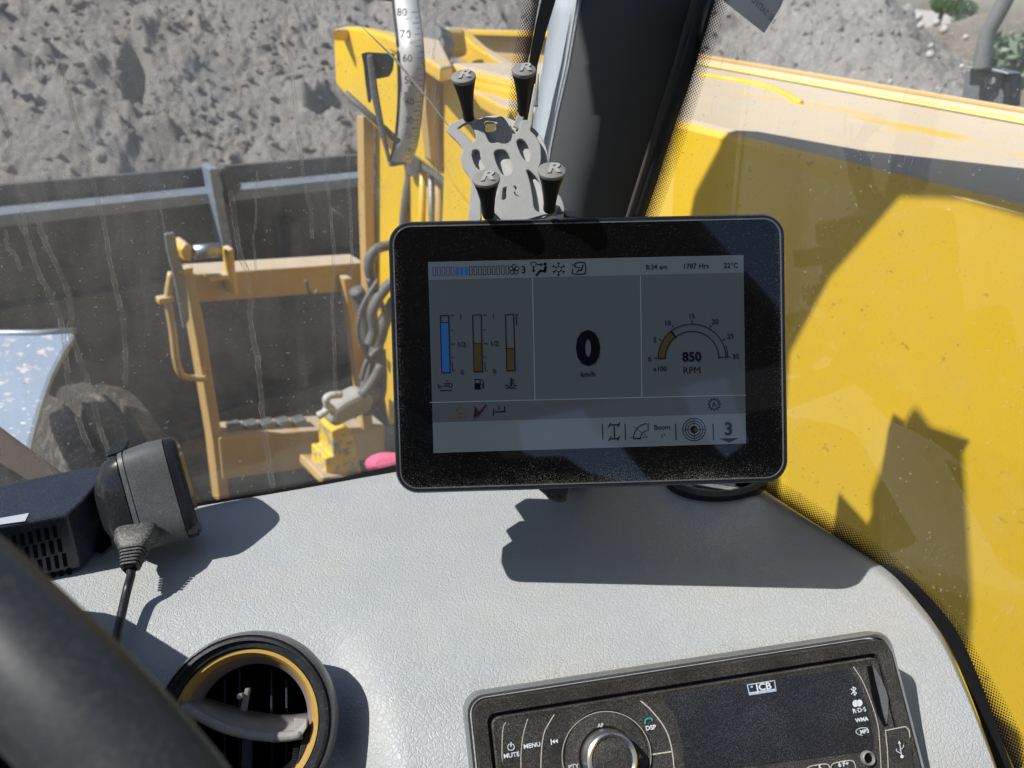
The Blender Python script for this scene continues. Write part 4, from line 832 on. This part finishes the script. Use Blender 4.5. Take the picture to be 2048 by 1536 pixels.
region('status_bar', bandq(0, .094), lcd_bar, .0005); region('warning_bar', bandq(.738, .838), lcd_mid, .0005); region('footer_bar', bandq(.840, 1), lcd_bar, .0005)
Ink(MP, .0006).line([(860, 805), (1491, 790)], 1.8).line([(1065, 556), (1070, 799)], 2).line([(1281, 552), (1284, 794)], 2).done('divider_line', lcd_line, scr)
# fan-speed blocks
for k in range(17):
    x = 868 + k * 9.15; y = 543 - k * .2; h_ = 8.3
    if k in (5, 6, 7): Ink(MP, .0007).poly([(x - 3.2, y - h_), (x + 3.2, y - h_), (x + 3.2, y + h_), (x - 3.2, y + h_)]).done('temperature_block', lcd_blue, scr)
    else: Ink(MP, .0007).line([(x - 2.8, y - h_), (x + 2.8, y - h_), (x + 3, y + h_), (x - 2.6, y + h_)], 1, True).done('temperature_block', lcd_navy if k < 5 else ink, scr)
a = Ink(MP, .0007)
for k in range(5):
    an = 90 + 72 * k; a.ell(1028 + 6.2 * math.cos(R(an)), 539 - 6.2 * math.sin(R(an)), 4.2, 4.2, 1.3, n=14)
a.ell(1028, 539, 1.6)
a.done('fan_icon', ink, scr)
a = Ink(MP, .0007); a.ell(1090, 528, 3.4); a.line([(1073, 550), (1081, 541), (1088, 543), (1091, 534)], 4.2); a.line([(1090, 543), (1092, 534)], 4); a.line([(1075, 529), (1083, 529)], 2.2); a.poly([(1081, 525.5), (1086, 529), (1081, 532.5)])
a.line([(1061, 527), (1064, 524), (1070, 524), (1073, 527)], 1.3); a.line([(1061, 527), (1065, 533), (1069, 533), (1073, 527)], 1.2); a.line([(1067, 535), (1067, 541)], 2.4); a.poly([(1063, 540), (1071, 540), (1067, 545)]); a.done('airflow_icon', ink, scr)
a = Ink(MP, .0007)
for k in range(6):
    c_, s2 = math.cos(R(30 + 60 * k)), math.sin(R(30 + 60 * k)); a.line([(1117 + 6 * c_, 538 - 6 * s2), (1117 + 13 * c_, 538 - 13 * s2)], 1.4)
    for d_ in (-32, 32): a.line([(1117 + 9 * c_, 538 - 9 * s2), (1117 + 9 * c_ + 4.6 * math.cos(R(30 + 60 * k + d_)), 538 - 9 * s2 - 4.6 * math.sin(R(30 + 60 * k + d_)))], 1.2)
a.line([(1117 + 6 * math.cos(R(30 + 60 * k)), 538 - 6 * math.sin(R(30 + 60 * k))) for k in range(6)], 1.4, True); a.done('snowflake_icon', ink, scr)
a = Ink(MP, .0007); a.line(sp2([(1150, 534), (1150, 528), (1156, 525), (1168, 525), (1171, 530), (1171, 544), (1166, 548), (1148, 548), (1144, 545), (1146, 538)], 3), 2.2); a.line([(1144, 529), (1156, 535), (1161, 535)], 1.8); a.line([(1154, 544), (1158, 540), (1163, 540), (1165, 533)], 2.6); a.ell(1166, 530.5, 1.6); a.done('recirculation_icon', ink, scr)
for s_, x, y, h_, b_ in (('3', 1047, 539, 14, .0), ('8:34 am', 1313, 533.5, 9.6, .012), ('1787 Hrs', 1391.5, 531.5, 9.8, .012), ('22°C', 1461.5, 530.5, 9.8, .012), ('0', 1176, 695, 62, .055), ('km/h', 1176, 748, 10.5, .012), ('850', 1383.5, 713, 18, .03), ('RPM', 1383.5, 740, 13.5, .008), ('x100', 1320, 737, 9.5, 0),
                      ('0', 1299, 718, 9.5, 0), ('5', 1309.5, 679, 9.8, 0), ('10', 1335, 645.5, 9.8, 0), ('15', 1383, 631.5, 9.8, 0), ('20', 1430, 643, 9.8, 0), ('25', 1461, 672, 9.8, 0), ('30', 1471, 712.5, 9.8, 0), ('1', 921, 633, 9, 0), ('1', 986.5, 632, 9, 0), ('1/2', 923, 688.5, 9.5, 0), ('1/2', 988.5, 687, 9.5, 0), ('0', 924, 744, 9, 0), ('0', 989, 742.5, 9, 0),
                      ('Boom', 1324, 854, 9.5, 0), ('1°', 1326, 872, 8, 0), ('3', 1457, 857, 25, .03), ('AUX', 920, 833.5, 6.5, .03), ('A', 1428.5, 808.5, 9, .02)):
    text('screen_lettering', s_, x, y, h_, MP, lcd_aux if s_ == 'AUX' else ink, scr  , off=.0008, bold=0 if s_ == 'RPM' else max(b_, .012))
for x0, x1_, y0, y1_, lv, m_, yt in ((880.5, 897, 631, 745, 645, lcd_blue, 0), (945, 962, 630, 743, 687, lcd_amber, 0), (1010.5, 1027, 629, 741, 697, lcd_amber, 0)):
    Ink(MP, .0007).poly([(x0 + (lv - y0) * .015, lv), (x1_ + (lv - y0) * .015, lv), (x1_ + 3, y1_), (x0 + 3, y1_)]).done('gauge_fill', m_, scr)
    Ink(MP, .0008).line([(x0, y0), (x1_, y0 - .6), (x1_ + 3, y1_), (x0 + 3, y1_ + .5)], 1.7, True).line([(x0, lv), (x1_, lv)], 1.4).done('gauge_outline', ink, scr)
a = Ink(MP, .0007)
for ox in (0, 65.5):
    for y, L in ((631, 7), (660, 4), (688, 7), (715, 4)): a.line([(901 + ox + (y - 631) * .02, y - ox * .015), (901 + L + ox + (y - 631) * .02, y - ox * .015)], 1.4)
    a.line([(904 + ox, 724), (905 + ox, 741), (909 + ox, 741)], 1.2)
a.line([(1036, 629), (1032, 629), (1033, 648), (1034, 648)], 1.6); a.done('gauge_tick', ink, scr)
Ink(MP, .0007).line([(1033, 721), (1034, 740), (1038, 740)], 1.6).done('cold_zone_mark', lcd_blue, scr)
a = Ink(MP, .0007); a.line([(877, 768), (877, 776), (884, 772)], 1.4); a.line([(887, 772), (896, 772)], 1.6); a.line([(888, 766), (892, 768), (898, 766)], 1.4); a.ell(901, 771, 3, 4, 1.5); a.line([(880 + 2 * k, 780 + (k % 2) * 1.6) for k in range(13)], 1.4); a.poly([(892, 761), (895, 761), (893.5, 765)])
a.poly([(949, 758), (961, 758), (961, 779), (949, 779)]); a.line([(962, 768), (965, 768), (965, 776), (967, 776), (967, 764), (963, 759)], 1.4)
a.line([(1022, 757), (1022, 773)], 2.6); a.line([(1023, 759), (1028, 759)], 1.4); a.line([(1023, 763), (1028, 763)], 1.4); a.line([(1023, 767), (1028, 767)], 1.4); a.line([(1010, 772), (1014, 770), (1018, 773)], 1.7); a.line([(1026, 772), (1030, 770), (1034, 772)], 1.7); a.line([(1012, 777), (1017, 775), (1022, 777), (1027, 775), (1032, 777)], 1.7)
a.line([(988, 818), (986, 831)], 2); a.line([(991, 824), (1009, 823), (1009, 813)], 2.3); a.line([(998, 812), (998, 819)], 1.6)
a.ell(1428.5, 808.5, 9.5, 9.5, 1.6)
for k in range(12): a.line([(1428.5 + 10 * math.cos(R(30 * k)), 808.5 - 10 * math.sin(R(30 * k))), (1428.5 + 12.6 * math.cos(R(30 * k)), 808.5 - 12.6 * math.sin(R(30 * k)))], 3)
for x in (1204.5, 1250, 1351, 1426): a.line([(x, 848), (x + 1, 879)], 2)
a.line([(1220, 850), (1236, 849)], 2.4); a.line([(1221, 878), (1237, 877)], 2.4); a.line([(1228, 850), (1229, 878)], 2.6); a.line([(1217, 854), (1221, 847)], 2.6); a.line([(1236, 853), (1239, 846)], 2.6); a.line([(1218, 881), (1222, 874)], 2.6); a.line([(1235, 880), (1239, 873)], 2.6)
a.ell(1296, 876, 29, 29, 1.8, 97, 180); a.ell(1296, 876, 15, 15, 1.6, 100, 180); a.line([(1296, 847), (1296, 861)], 1.8); a.line([(1267, 877), (1281, 877)], 2.6); a.line([(1259, 875), (1265, 875)], .9); a.line([(1285, 875), (1296, 874)], .9); a.line([(1266, 852), (1294, 873)], .9)
for r_ in (22.5, 17.5, 12.5): a.ell(1388, 859, r_, r_, 1.5, n=36)
a.ell(1388, 859, 7.5); a.line([(1365, 859.5), (1411, 858.5)], 1); a.line([(1388, 836), (1388.5, 882)], 1)
a.poly([(1439, 877), (1477, 876), (1458, 885)]); a.done('screen_print', ink, scr)['kind'] = 'stuff'
Ink(MP, .0008).poly([(950, 757.8), (960, 757.8), (960, 765), (950, 765)][0:0] or [(951, 760), (959, 760), (959, 766), (951, 766)]).done('pump_icon_window', lcd_bg, scr)
a = Ink(MP, .0008); a.poly([(950, 812), (957, 822), (962, 820), (971, 808), (973, 811), (962, 826), (958, 830), (946, 835)]); a.line([(948, 838), (958, 832)], 1.3); a.done('grab_icon', lcd_dred, scr)
a = Ink(MP, .0008); a.line([(911, 822), (916, 815)], 2); a.line([(924, 815), (929, 822)], 2); a.line([(915, 825), (925, 825)], 2); a.poly([(917, 813), (923, 813), (920, 809)]); a.done('auxiliary_icon', lcd_aux, scr)
Ink(MP, .0008).poly([(1389, 855), (1395, 858), (1391, 864), (1387, 861)]).done('joystick_dot', lcd_amber, scr)
# progress arc of the rev counter
cx_, cy_ = 1384, 716
Ink(MP, .0007).band(cx_, cy_, 54, 67, 128, 180).done('rev_arc_fill', lcd_amber, scr)
a = Ink(MP, .0008); a.ell(cx_, cy_, 68, 68, 1.8, 0, 180, 44); a.ell(cx_, cy_, 53.5, 53.5, 1.8, 0, 180, 40); a.line([(1316, 717), (1331, 716.5)], 1.8); a.line([(1437, 714.5), (1452, 714)], 1.8)
a.line([(cx_ + 53 * math.cos(R(128)), cy_ - 53 * math.sin(R(128))), (cx_ + 68 * math.cos(R(128)), cy_ - 68 * math.sin(R(128)))], 3.4)
for an in (180, 150, 121, 90, 60, 30): a.line([(cx_ + 71 * math.cos(R(an)), cy_ - 71 * math.sin(R(an))), (cx_ + 75.5 * math.cos(R(an)), cy_ - 75.5 * math.sin(R(an)))], 1.8)
a.ell(cx_ - 1, cy_, 72.5, 72.5, 1.8, 2, 20, 8); a.line([(1453, 714), (1460, 713.5)], 1.6); a.done('rev_counter', ink, scr)
# arm behind and under the monitor
mm_ = thing('monitor_mount', 'dark grey ball arm under the middle of the monitor', 'mount', tuple(TOPZ.hit(1250, 1010)))
ba = mpt(MW * .43, MH * .86, -.034); bb = mpt(MW * .41, MH * 1.0, -.040)
slab('arm_block', [(1072, 975), (1140, 975), (1136, 990), (1134, 1004), (1116, 1008), (1098, 1000), (1092, 992)], Plane(at(1110, 990, .392), MN, MU), .02, plain('dusty_slate_plastic', (.06, .065, .075), .5, dust=.4), mm_, .001)
base_p = at(1110, 950, .50); tube('stem', [mpt(MW * .45, MH * .55, -.03), at(1130, 930, .44), at(1150, 930, .50), at(1150, 930, .56) - Vector((0, 0, .02))], .012, black_pl, mm_, 16)
for k in range(5):  # unseen blocks behind the monitor, added to step its shadow edge
    c_ = mpt(MW * (.30 + .02 * k), MH * (.42 + .09 * k), -.046 - .010 * (k % 2)); box('shadow_block', c_, (.055 - .004 * k, .014, .024), black_pl, mm_, .002, (M0.u, M0.v, MN))

for v_, h_, dp_, u_ in ((.10, .020, .030, .028), (.24, .014, .050, .022), (.36, .020, .026, .020), (.50, .016, .046, .016), (.62, .018, .026, .014), (.75, .014, .040, .014), (.86, .016, .022, .012)):  # more unseen blocks along the left edge, shaped for a jagged shadow
    box('shadow_block', mpt(u_ + .012, MH * v_, -.026 - dp_ / 2), (.026, h_, dp_), black_pl, mm_, .002, (M0.u, M0.v, MN))
# ================================================================== PHONE HOLDER
hd = thing('phone_holder', 'grey spring-arm phone holder with four black knobs above the monitor', 'phone holder', tuple(mpt(MW * .35, 0, -.01)))
def z1(p): return (860 + p[0] / 4.266, 90 + p[1] / 4.266)
HN = (MN + Vector((-.10, .05, .12))).normalized(); H0 = Plane(at(1015, 380, .388), HN, MU)
def cutplate(name, outline, holes, pl, th, m, parent, off=0, b=.0005):
    c = bpy.data.curves.new('c', 'CURVE'); c.dimensions = '2D'; c.fill_mode = 'BOTH'; c.extrude = th / 2; c.bevel_depth = b; c.bevel_resolution = 1
    for k, pts in enumerate([outline] + holes):
        s_ = c.splines.new('POLY'); pp = sp2([z1(p) for p in pts] + [z1(pts[0])], 4)[:-1] if True else pts
        s_.points.add(len(pp) - 1); s_.use_cyclic_u = True
        for i, (x, y) in enumerate(pp):
            h_ = pl.hit(x, y) - pl.o; s_.points[i].co = (h_.dot(pl.u), h_.dot(pl.v), 0, 1)
    ob = bpy.data.objects.new('t', c); col.objects.link(ob); me = bpy.data.meshes.new_from_object(ob.evaluated_get(bpy.context.evaluated_depsgraph_get())); bpy.data.objects.remove(ob)
    o3 = pl.o + pl.n * off; me.transform(Matrix(((pl.u.x, pl.v.x, pl.n.x, o3.x), (pl.u.y, pl.v.y, pl.n.y, o3.y), (pl.u.z, pl.v.z, pl.n.z, o3.z), (0, 0, 0, 1))))
    return link(name, me, m, parent)
outl = [(148, 735), (172, 690), (240, 660), (312, 632), (382, 648), (440, 642), (470, 628), (555, 632), (610, 622), (655, 670), (700, 762), (735, 766), (770, 720), (790, 655), (865, 670), (850, 735), (895, 785), (935, 860), (942, 960), (938, 1010), (920, 1080), (960, 1190), (1000, 1290), (1095, 1290), (1135, 1375), (1130, 1430), (1020, 1440), (900, 1470), (780, 1500), (605, 1500), (555, 1360), (590, 1240), (560, 1150), (490, 1150), (440, 1240), (428, 1360), (425, 1500), (342, 1500), (345, 1360), (358, 1200), (345, 1130), (290, 1050), (270, 960), (282, 880)]
holes = [[(228, 716), (325, 664), (385, 735), (400, 800), (366, 842), (300, 780)], [(452, 662), (475, 636), (555, 642), (600, 668), (640, 740), (632, 815), (560, 848), (505, 840), (470, 770), (452, 715)], [(352, 950), (362, 905), (395, 893), (430, 908), (442, 970), (470, 1050), (420, 1075), (378, 1030)], [(540, 930), (560, 900), (610, 892), (655, 905), (690, 965), (708, 1060), (690, 1105), (640, 1124), (600, 1095), (560, 1010)],
         [(733, 830), (755, 806), (800, 810), (842, 860), (860, 930), (850, 990), (822, 1004), (780, 960), (745, 880)], [(815, 1075), (850, 1068), (930, 1150), (965, 1260), (985, 1385), (1010, 1425), (960, 1440), (890, 1412), (868, 1290), (845, 1170)], [(620, 1222), (662, 1213), (660, 1262), (656, 1320), (612, 1330), (614, 1270)], [(703, 1210), (735, 1204), (750, 1232), (735, 1256), (748, 1282), (775, 1300), (738, 1302), (712, 1266), (728, 1246)]]
cutplate('front_plate', outl, holes, H0, .0014, pcoat, hd)
back = [(380, 640), (420, 612), (520, 588), (620, 596), (700, 625), (760, 655), (870, 690), (940, 770), (990, 880), (998, 990), (960, 1040), (930, 1120), (1000, 1230), (1100, 1280), (1135, 1380), (1020, 1430), (900, 1480), (700, 1500), (480, 1480), (420, 1300), (400, 1180), (352, 1080), (350, 950), (400, 820)]
cutplate('back_plate', back, [[(455, 650), (480, 632), (540, 634), (566, 660), (560, 712), (500, 730), (458, 716)], [(640, 650), (700, 680), (700, 735), (660, 720)]], H0, .0016, pcoat_d, hd, off=-.0042)
Rv = MR @ Vector((1, 0, 0)); Uv = MR @ Vector((0, 1, 0)); Dv = MR @ Vector((0, 0, 1))      # camera-aligned directions used only to read the photo
def knob(capz, neckz, rx, lab, d0, tow=.62, seed=0):
    c = at(*z1(capz), d0); img = Vector((capz[0] - neckz[0], -(capz[1] - neckz[1]))).normalized(); ax = (Rv * img.x * .70 + Uv * img.y * .70 + Dv * tow).normalized()
    r_ = rx / 4.266 / FPX * d0; L = math.hypot(capz[0] - neckz[0], capz[1] - neckz[1]) / 4.266 / FPX * d0 / .785
    k = lathe('knob', [(0, -L), (r_ * .42, -L), (r_ * .47, -L * .97), (r_ * .46, -L * .8), (r_ * .55, -L * .55), (r_ * .72, -L * .28), (r_ * .90, -L * .08), (r_ * .97, -L * .02)], frame(c, ax, Rv), rubber, hd, 40)
    lathe('knob_cap', [(r_ * .97, -L * .02), (r_ * 1.0, L * .02), (r_ * .985, L * .055), (r_ * .8, L * .085), (r_ * .4, L * .10), (0, L * .105)], frame(c, ax, Rv), knob_cap, k, 40).matrix_parent_inverse = Matrix.Identity(4)
    P_ = Plane(c + ax * L * .108, ax, Rv + Uv * .15); text('knob_letter', 'R', P_.o.x, 0, 1, P_, knob_let, k) if False else None
    cdt = bpy.data.curves.new('t', 'FONT'); cdt.body = 'R'; cdt.align_x = 'CENTER'; cdt.extrude = .03; cdt.shear = .35; cdt.offset = .03
    ob = bpy.data.objects.new('t', cdt); col.objects.link(ob); me = bpy.data.meshes.new_from_object(ob.evaluated_get(bpy.context.evaluated_depsgraph_get())); bpy.data.objects.remove(ob)
    s_ = r_ * 1.55; M_ = Matrix.Translation(P_.o) @ Matrix(((P_.u.x, P_.v.x, P_.n.x, 0), (P_.u.y, P_.v.y, P_.n.y, 0), (P_.u.z, P_.v.z, P_.n.z, 0), (0, 0, 0, 1))) @ Matrix.Diagonal((s_ * 1.05, s_, s_, 1)) @ Matrix.Translation((0, -.35, 0)); me.transform(M_)
    link('knob_letter', me, knob_let, k)
    return c - ax * L
knob_let = plain('pale_raised_letter', (.36, .36, .36), .6)
n1 = knob((287, 285), (322, 590), 107, '', .372, .86); n2 = knob((800, 228), (795, 545), 105, '', .372, .86); n3 = knob((480, 1150), (495, 1445), 120, '', .352, .80); n4 = knob((1038, 1085), (1032, 1395), 120, '', .352, .80)
def armp(name, pts, d0, d1, m=pcoat_d, w_=.001):
    P = [at(*z1(p), d0 + (d1 - d0) * i / (len(pts) - 1)) for i, p in enumerate(pts)]; return P
def quadarm(a, b, wa_, wb, da, db, m, name='spring_arm'):
    A = z1(a); B = z1(b); dx, dy = B[0] - A[0], B[1] - A[1]; L = math.hypot(dx, dy); nx, ny = -dy / L, dx / L; wa_ /= 8.5; wb /= 8.5
    P = [at(A[0] + nx * wa_, A[1] + ny * wa_, da), at(A[0] - nx * wa_, A[1] - ny * wa_, da), at(B[0] - nx * wb, B[1] - ny * wb, db), at(B[0] + nx * wb, B[1] + ny * wb, db)]
    return bev(link(name, prism(P, Dv * -.0016), m, hd), .0003)
quadarm((318, 575), (392, 665), 50, 50, .385, .390, pcoat_d); quadarm((800, 530), (735, 705), 62, 60, .386, .390, pcoat_d); quadarm((900, 330), (850, 660), 18, 40, .395, .398, pcoat_d)
quadarm((500, 1440), (560, 1500), 90, 90, .366, .385, pcoat_d); quadarm((1030, 1390), (1100, 1420), 90, 90, .367, .388, pcoat); quadarm((860, 1130), (1040, 1390), 50, 60, .394, .40, pcoat_d)
quadarm((900, 780), (975, 880), 30, 30, .392, .397, pcoat_d); quadarm((1140, 1440), (1250, 1440), 60, 60, .40, .40, navy_pl, 'mount_block')
quadarm((925, 240), (905, 520), 10, 34, .40, .402, steel)

# ================================================================== BOX AND CHARGER PUCK ON THE DASH
bx = thing('black_device_box', 'black slotted device box lying at the left end of the dashboard', 'device box', tuple(TOPZ.hit(120, 1200)))
BT = PZ(-.262); T_ = [BT.hit(x, y) for x, y in [(-140, 1000), (47, 959), (158, 936), (218, 930), (196, 966), (163, 1003), (134, 1030), (0, 1053), (-160, 1080)]]
o = link('case', prism(T_, Vector((0, 0, -.036))), navy_pl, bx); bev(o, .0016, 3)
slab('label_plate', [(-10, 1040), (0, 1036), (58, 1026), (50, 1042), (0, 1049), (-10, 1050)], BT, .0003, label_m, bx, off=.0005)
a_, b_ = T_[6], T_[7]; FP = Plane(a_, (b_ - a_).cross(Vector((0, 0, 1))) * (1 if (b_ - a_).cross(Vector((0, 0, 1))).dot(CAM - a_) > 0 else -1))
for r_ in range(4):
    for c_ in range(7):
        x = 108 - 16.2 * c_ + 10 * r_; y = 1052 + 29 * r_ + 4.0 * c_; slab('grille_slot', [(x - 4.5, y), (x + 4.0, y - 1), (x + 7.5, y + 23), (x - .5, y + 24)], FP, .001, gap_m, bx, off=.0006)
pk = thing('charger_puck', 'glossy black rounded charger with side plug standing on the dash by the box', 'charger', tuple(TOPZ.hit(300, 1130)))
pd = .418; pc0 = at(268, 1000, pd); aV = (Rv * .90 + Uv * .25 - Dv * .34).normalized(); bV = (Uv * .962 - Rv * .272); bV = (bV - aV * bV.dot(aV)).normalized(); cV = aV.cross(bV)
def sec(s_, hb, hc, ex=4.2, n=64, sh=0):
    out = []
    for k in range(n):
        t_ = 2 * math.pi * k / n; c_, s2 = math.cos(t_), math.sin(t_); out.append(pc0 + aV * s_ + bV * (sh + 1.17 * hb * math.copysign(abs(c_) ** (2 / ex), c_)) + cV * (.62 * hc * math.copysign(abs(s2) ** (2 / ex), s2)))
    return out
gloss = plain('semi_gloss_black', (.016, .018, .022), .2, dust=.5, dc=(.3, .3, .31), ds=2800, dth=.58)
loft('rear_dome', [sec(-.0175, .004, .006), sec(-.0165, .010, .013, sh=-.001), sec(-.0130, .0165, .020), sec(-.0080, .0205, .0245), sec(-.0015, .0225, .027), sec(-.0012, .0215, .026)], gloss, pk)
loft('body', [sec(-.0010, .0215, .026), sec(-.0008, .0228, .0273), sec(.0015, .0232, .0278), sec(.0017, .0226, .0272), sec(.0022, .0226, .0272), sec(.0025, .0234, .028), sec(.014, .0243, .029), sec(.022, .0240, .0288), sec(.0222, .0232, .028)], plain('speckled_grey_black', (.07, .075, .08), .42, dust=.9, dc=(.30, .31, .33), ds=3600, dth=.50), pk)
loft('front_bezel', [sec(.0222, .0228, .0275), sec(.0226, .0244, .0292), sec(.0268, .0244, .029), sec(.0285, .0228, .0275), sec(.0286, .020, .024)], gloss, pk)
link('front_face', fixn(mesh(sec(.0288, .020, .024), [list(range(64))])), screen_glass, pk)
# clip on top
cp = Plane(at(235, 900, .410), (Uv * .75 + Dv * .66), Rv)
slab('clip_cap', [(211, 908), (226, 887), (236, 882), (259, 879), (252, 894), (247, 900), (213, 911)], cp, .0022, gloss, pk, .0006)
slab('clip_stem', [(218, 934), (222, 914), (250, 901), (257, 910), (254, 921), (224, 948)], Plane(at(235, 920, .414), -ray(235, 920)), .006, black_pl, pk, .0006)
text('clip_letter', 'A', 225, 922, 8, Plane(at(225, 922, .4125), -ray(225, 922), Rv), white_ink, pk, ang=20)
slab('hinge_tab', [(182, 1032), (196, 1012), (205, 1010), (206, 1038), (190, 1044)], Plane(at(195, 1030, .415), -ray(195, 1030)), .006, black_pl, pk, .0006)
slab('bracket', [(188, 1040), (212, 1036), (224, 1090), (200, 1108), (192, 1098)], Plane(at(205, 1070, .42), -ray(205, 1070)), .012, gap_m, pk, .0006)
# plug and cable
pg = thing('cable_plug', 'ribbed black plug pushed into the charger with its cable', 'plug', tuple(at(270, 1080, .372)))
ax0 = at(276, 1060, .404); ax1 = at(259, 1142, .386); pa = (ax1 - ax0); PL = pa.length; pa.normalize(); pu = (Rv - pa * Rv.dot(pa)).normalized(); pv = pa.cross(pu)
def psec(s_, hw, hh, n=24):
    return [ax0 + pa * s_ * PL + pu * (hw * math.copysign(abs(math.cos(t_)) ** .5, math.cos(t_))) + pv * (hh * math.copysign(abs(math.sin(t_)) ** .5, math.sin(t_))) for t_ in [2 * math.pi * k / n for k in range(n)]]
plug_m = plain('matte_grey_black_plug', (.05, .052, .056), .5, dust=.4)
loft('plug_body', [psec(.0, .0103, .0055), psec(.06, .0108, .006), psec(.28, .0100, .0058), psec(.46, .0075, .0050), psec(.50, .0066, .0046)], plug_m, pg)
for k in range(6): f = k / 6; loft('strain_rib', [psec(.50 + .075 * k, .0066 - .0026 * f, .0048 - .0012 * f), psec(.545 + .075 * k, .0066 - .0026 * f, .0048 - .0012 * f)], plug_m, pg)
loft('strain_core', [psec(.48, .0050, .0036), psec(1.0, .0026, .0026)], gap_m, pg)
tag(tube('charging_cable', spline([ax0 + pa * PL * .95, at(262, 1150, .386), at(254, 1180, .384), at(245, 1220, .376), at(236, 1262, .368), at(222, 1340, .355), at(200, 1450, .34)], 6), .00215, black_pl, None, 14), 'thin black cable running down from the charger plug over the dash', 'cable')

# ================================================================== STEERING WHEEL
sw_ = thing('steering_wheel', 'black steering wheel rim blurred across the bottom left corner', 'steering wheel', tuple(at(100, 1500, .18)))
wheel_m = plain('worn_wheel_rubber', (.026, .031, .037), .5, vary=.35, vs=18, dust=.2, dc=(.2, .19, .17))
wp = spline([at(x, y, d_ * .76) for x, y, d_ in [(-590, 1010, .20), (-410, 1008, .19), (-232, 1080, .18), (-108, 1166, .172), (16, 1282, .166), (136, 1402, .162), (238, 1512, .160), (352, 1656, .158), (440, 1816, .156)]], 10)
tube('rim', wp, .0106, wheel_m, sw_, 28)
loft('spoke', [[at(x, y, .21) for x, y in [(60, 1480), (420, 1500), (430, 1600), (60, 1700)]], [at(x, y, .24) for x, y in [(60, 1480), (420, 1500), (430, 1600), (60, 1700)]]], navy_pl, sw_, False)
loft('hub', [[at(-260 + 150 * math.cos(a), 1500 + 260 * math.sin(a), .22) for a in AA], [at(-260 + 190 * math.cos(a), 1500 + 300 * math.sin(a), .27) for a in AA]], black_pl, sw_)
# dark space between wheel and dash: the steering column cowl
cw = thing('column_cowl', 'dark steering column cowl behind the wheel rim', 'column cowl', tuple(at(0, 1500, .30)))
loft('cowl', [[at(-150 + 240 * math.cos(a), 1420 + 330 * math.sin(a), .262) for a in AA], [at(-150 + 330 * math.cos(a), 1460 + 400 * math.sin(a), .34) for a in AA]], black_pl, cw)
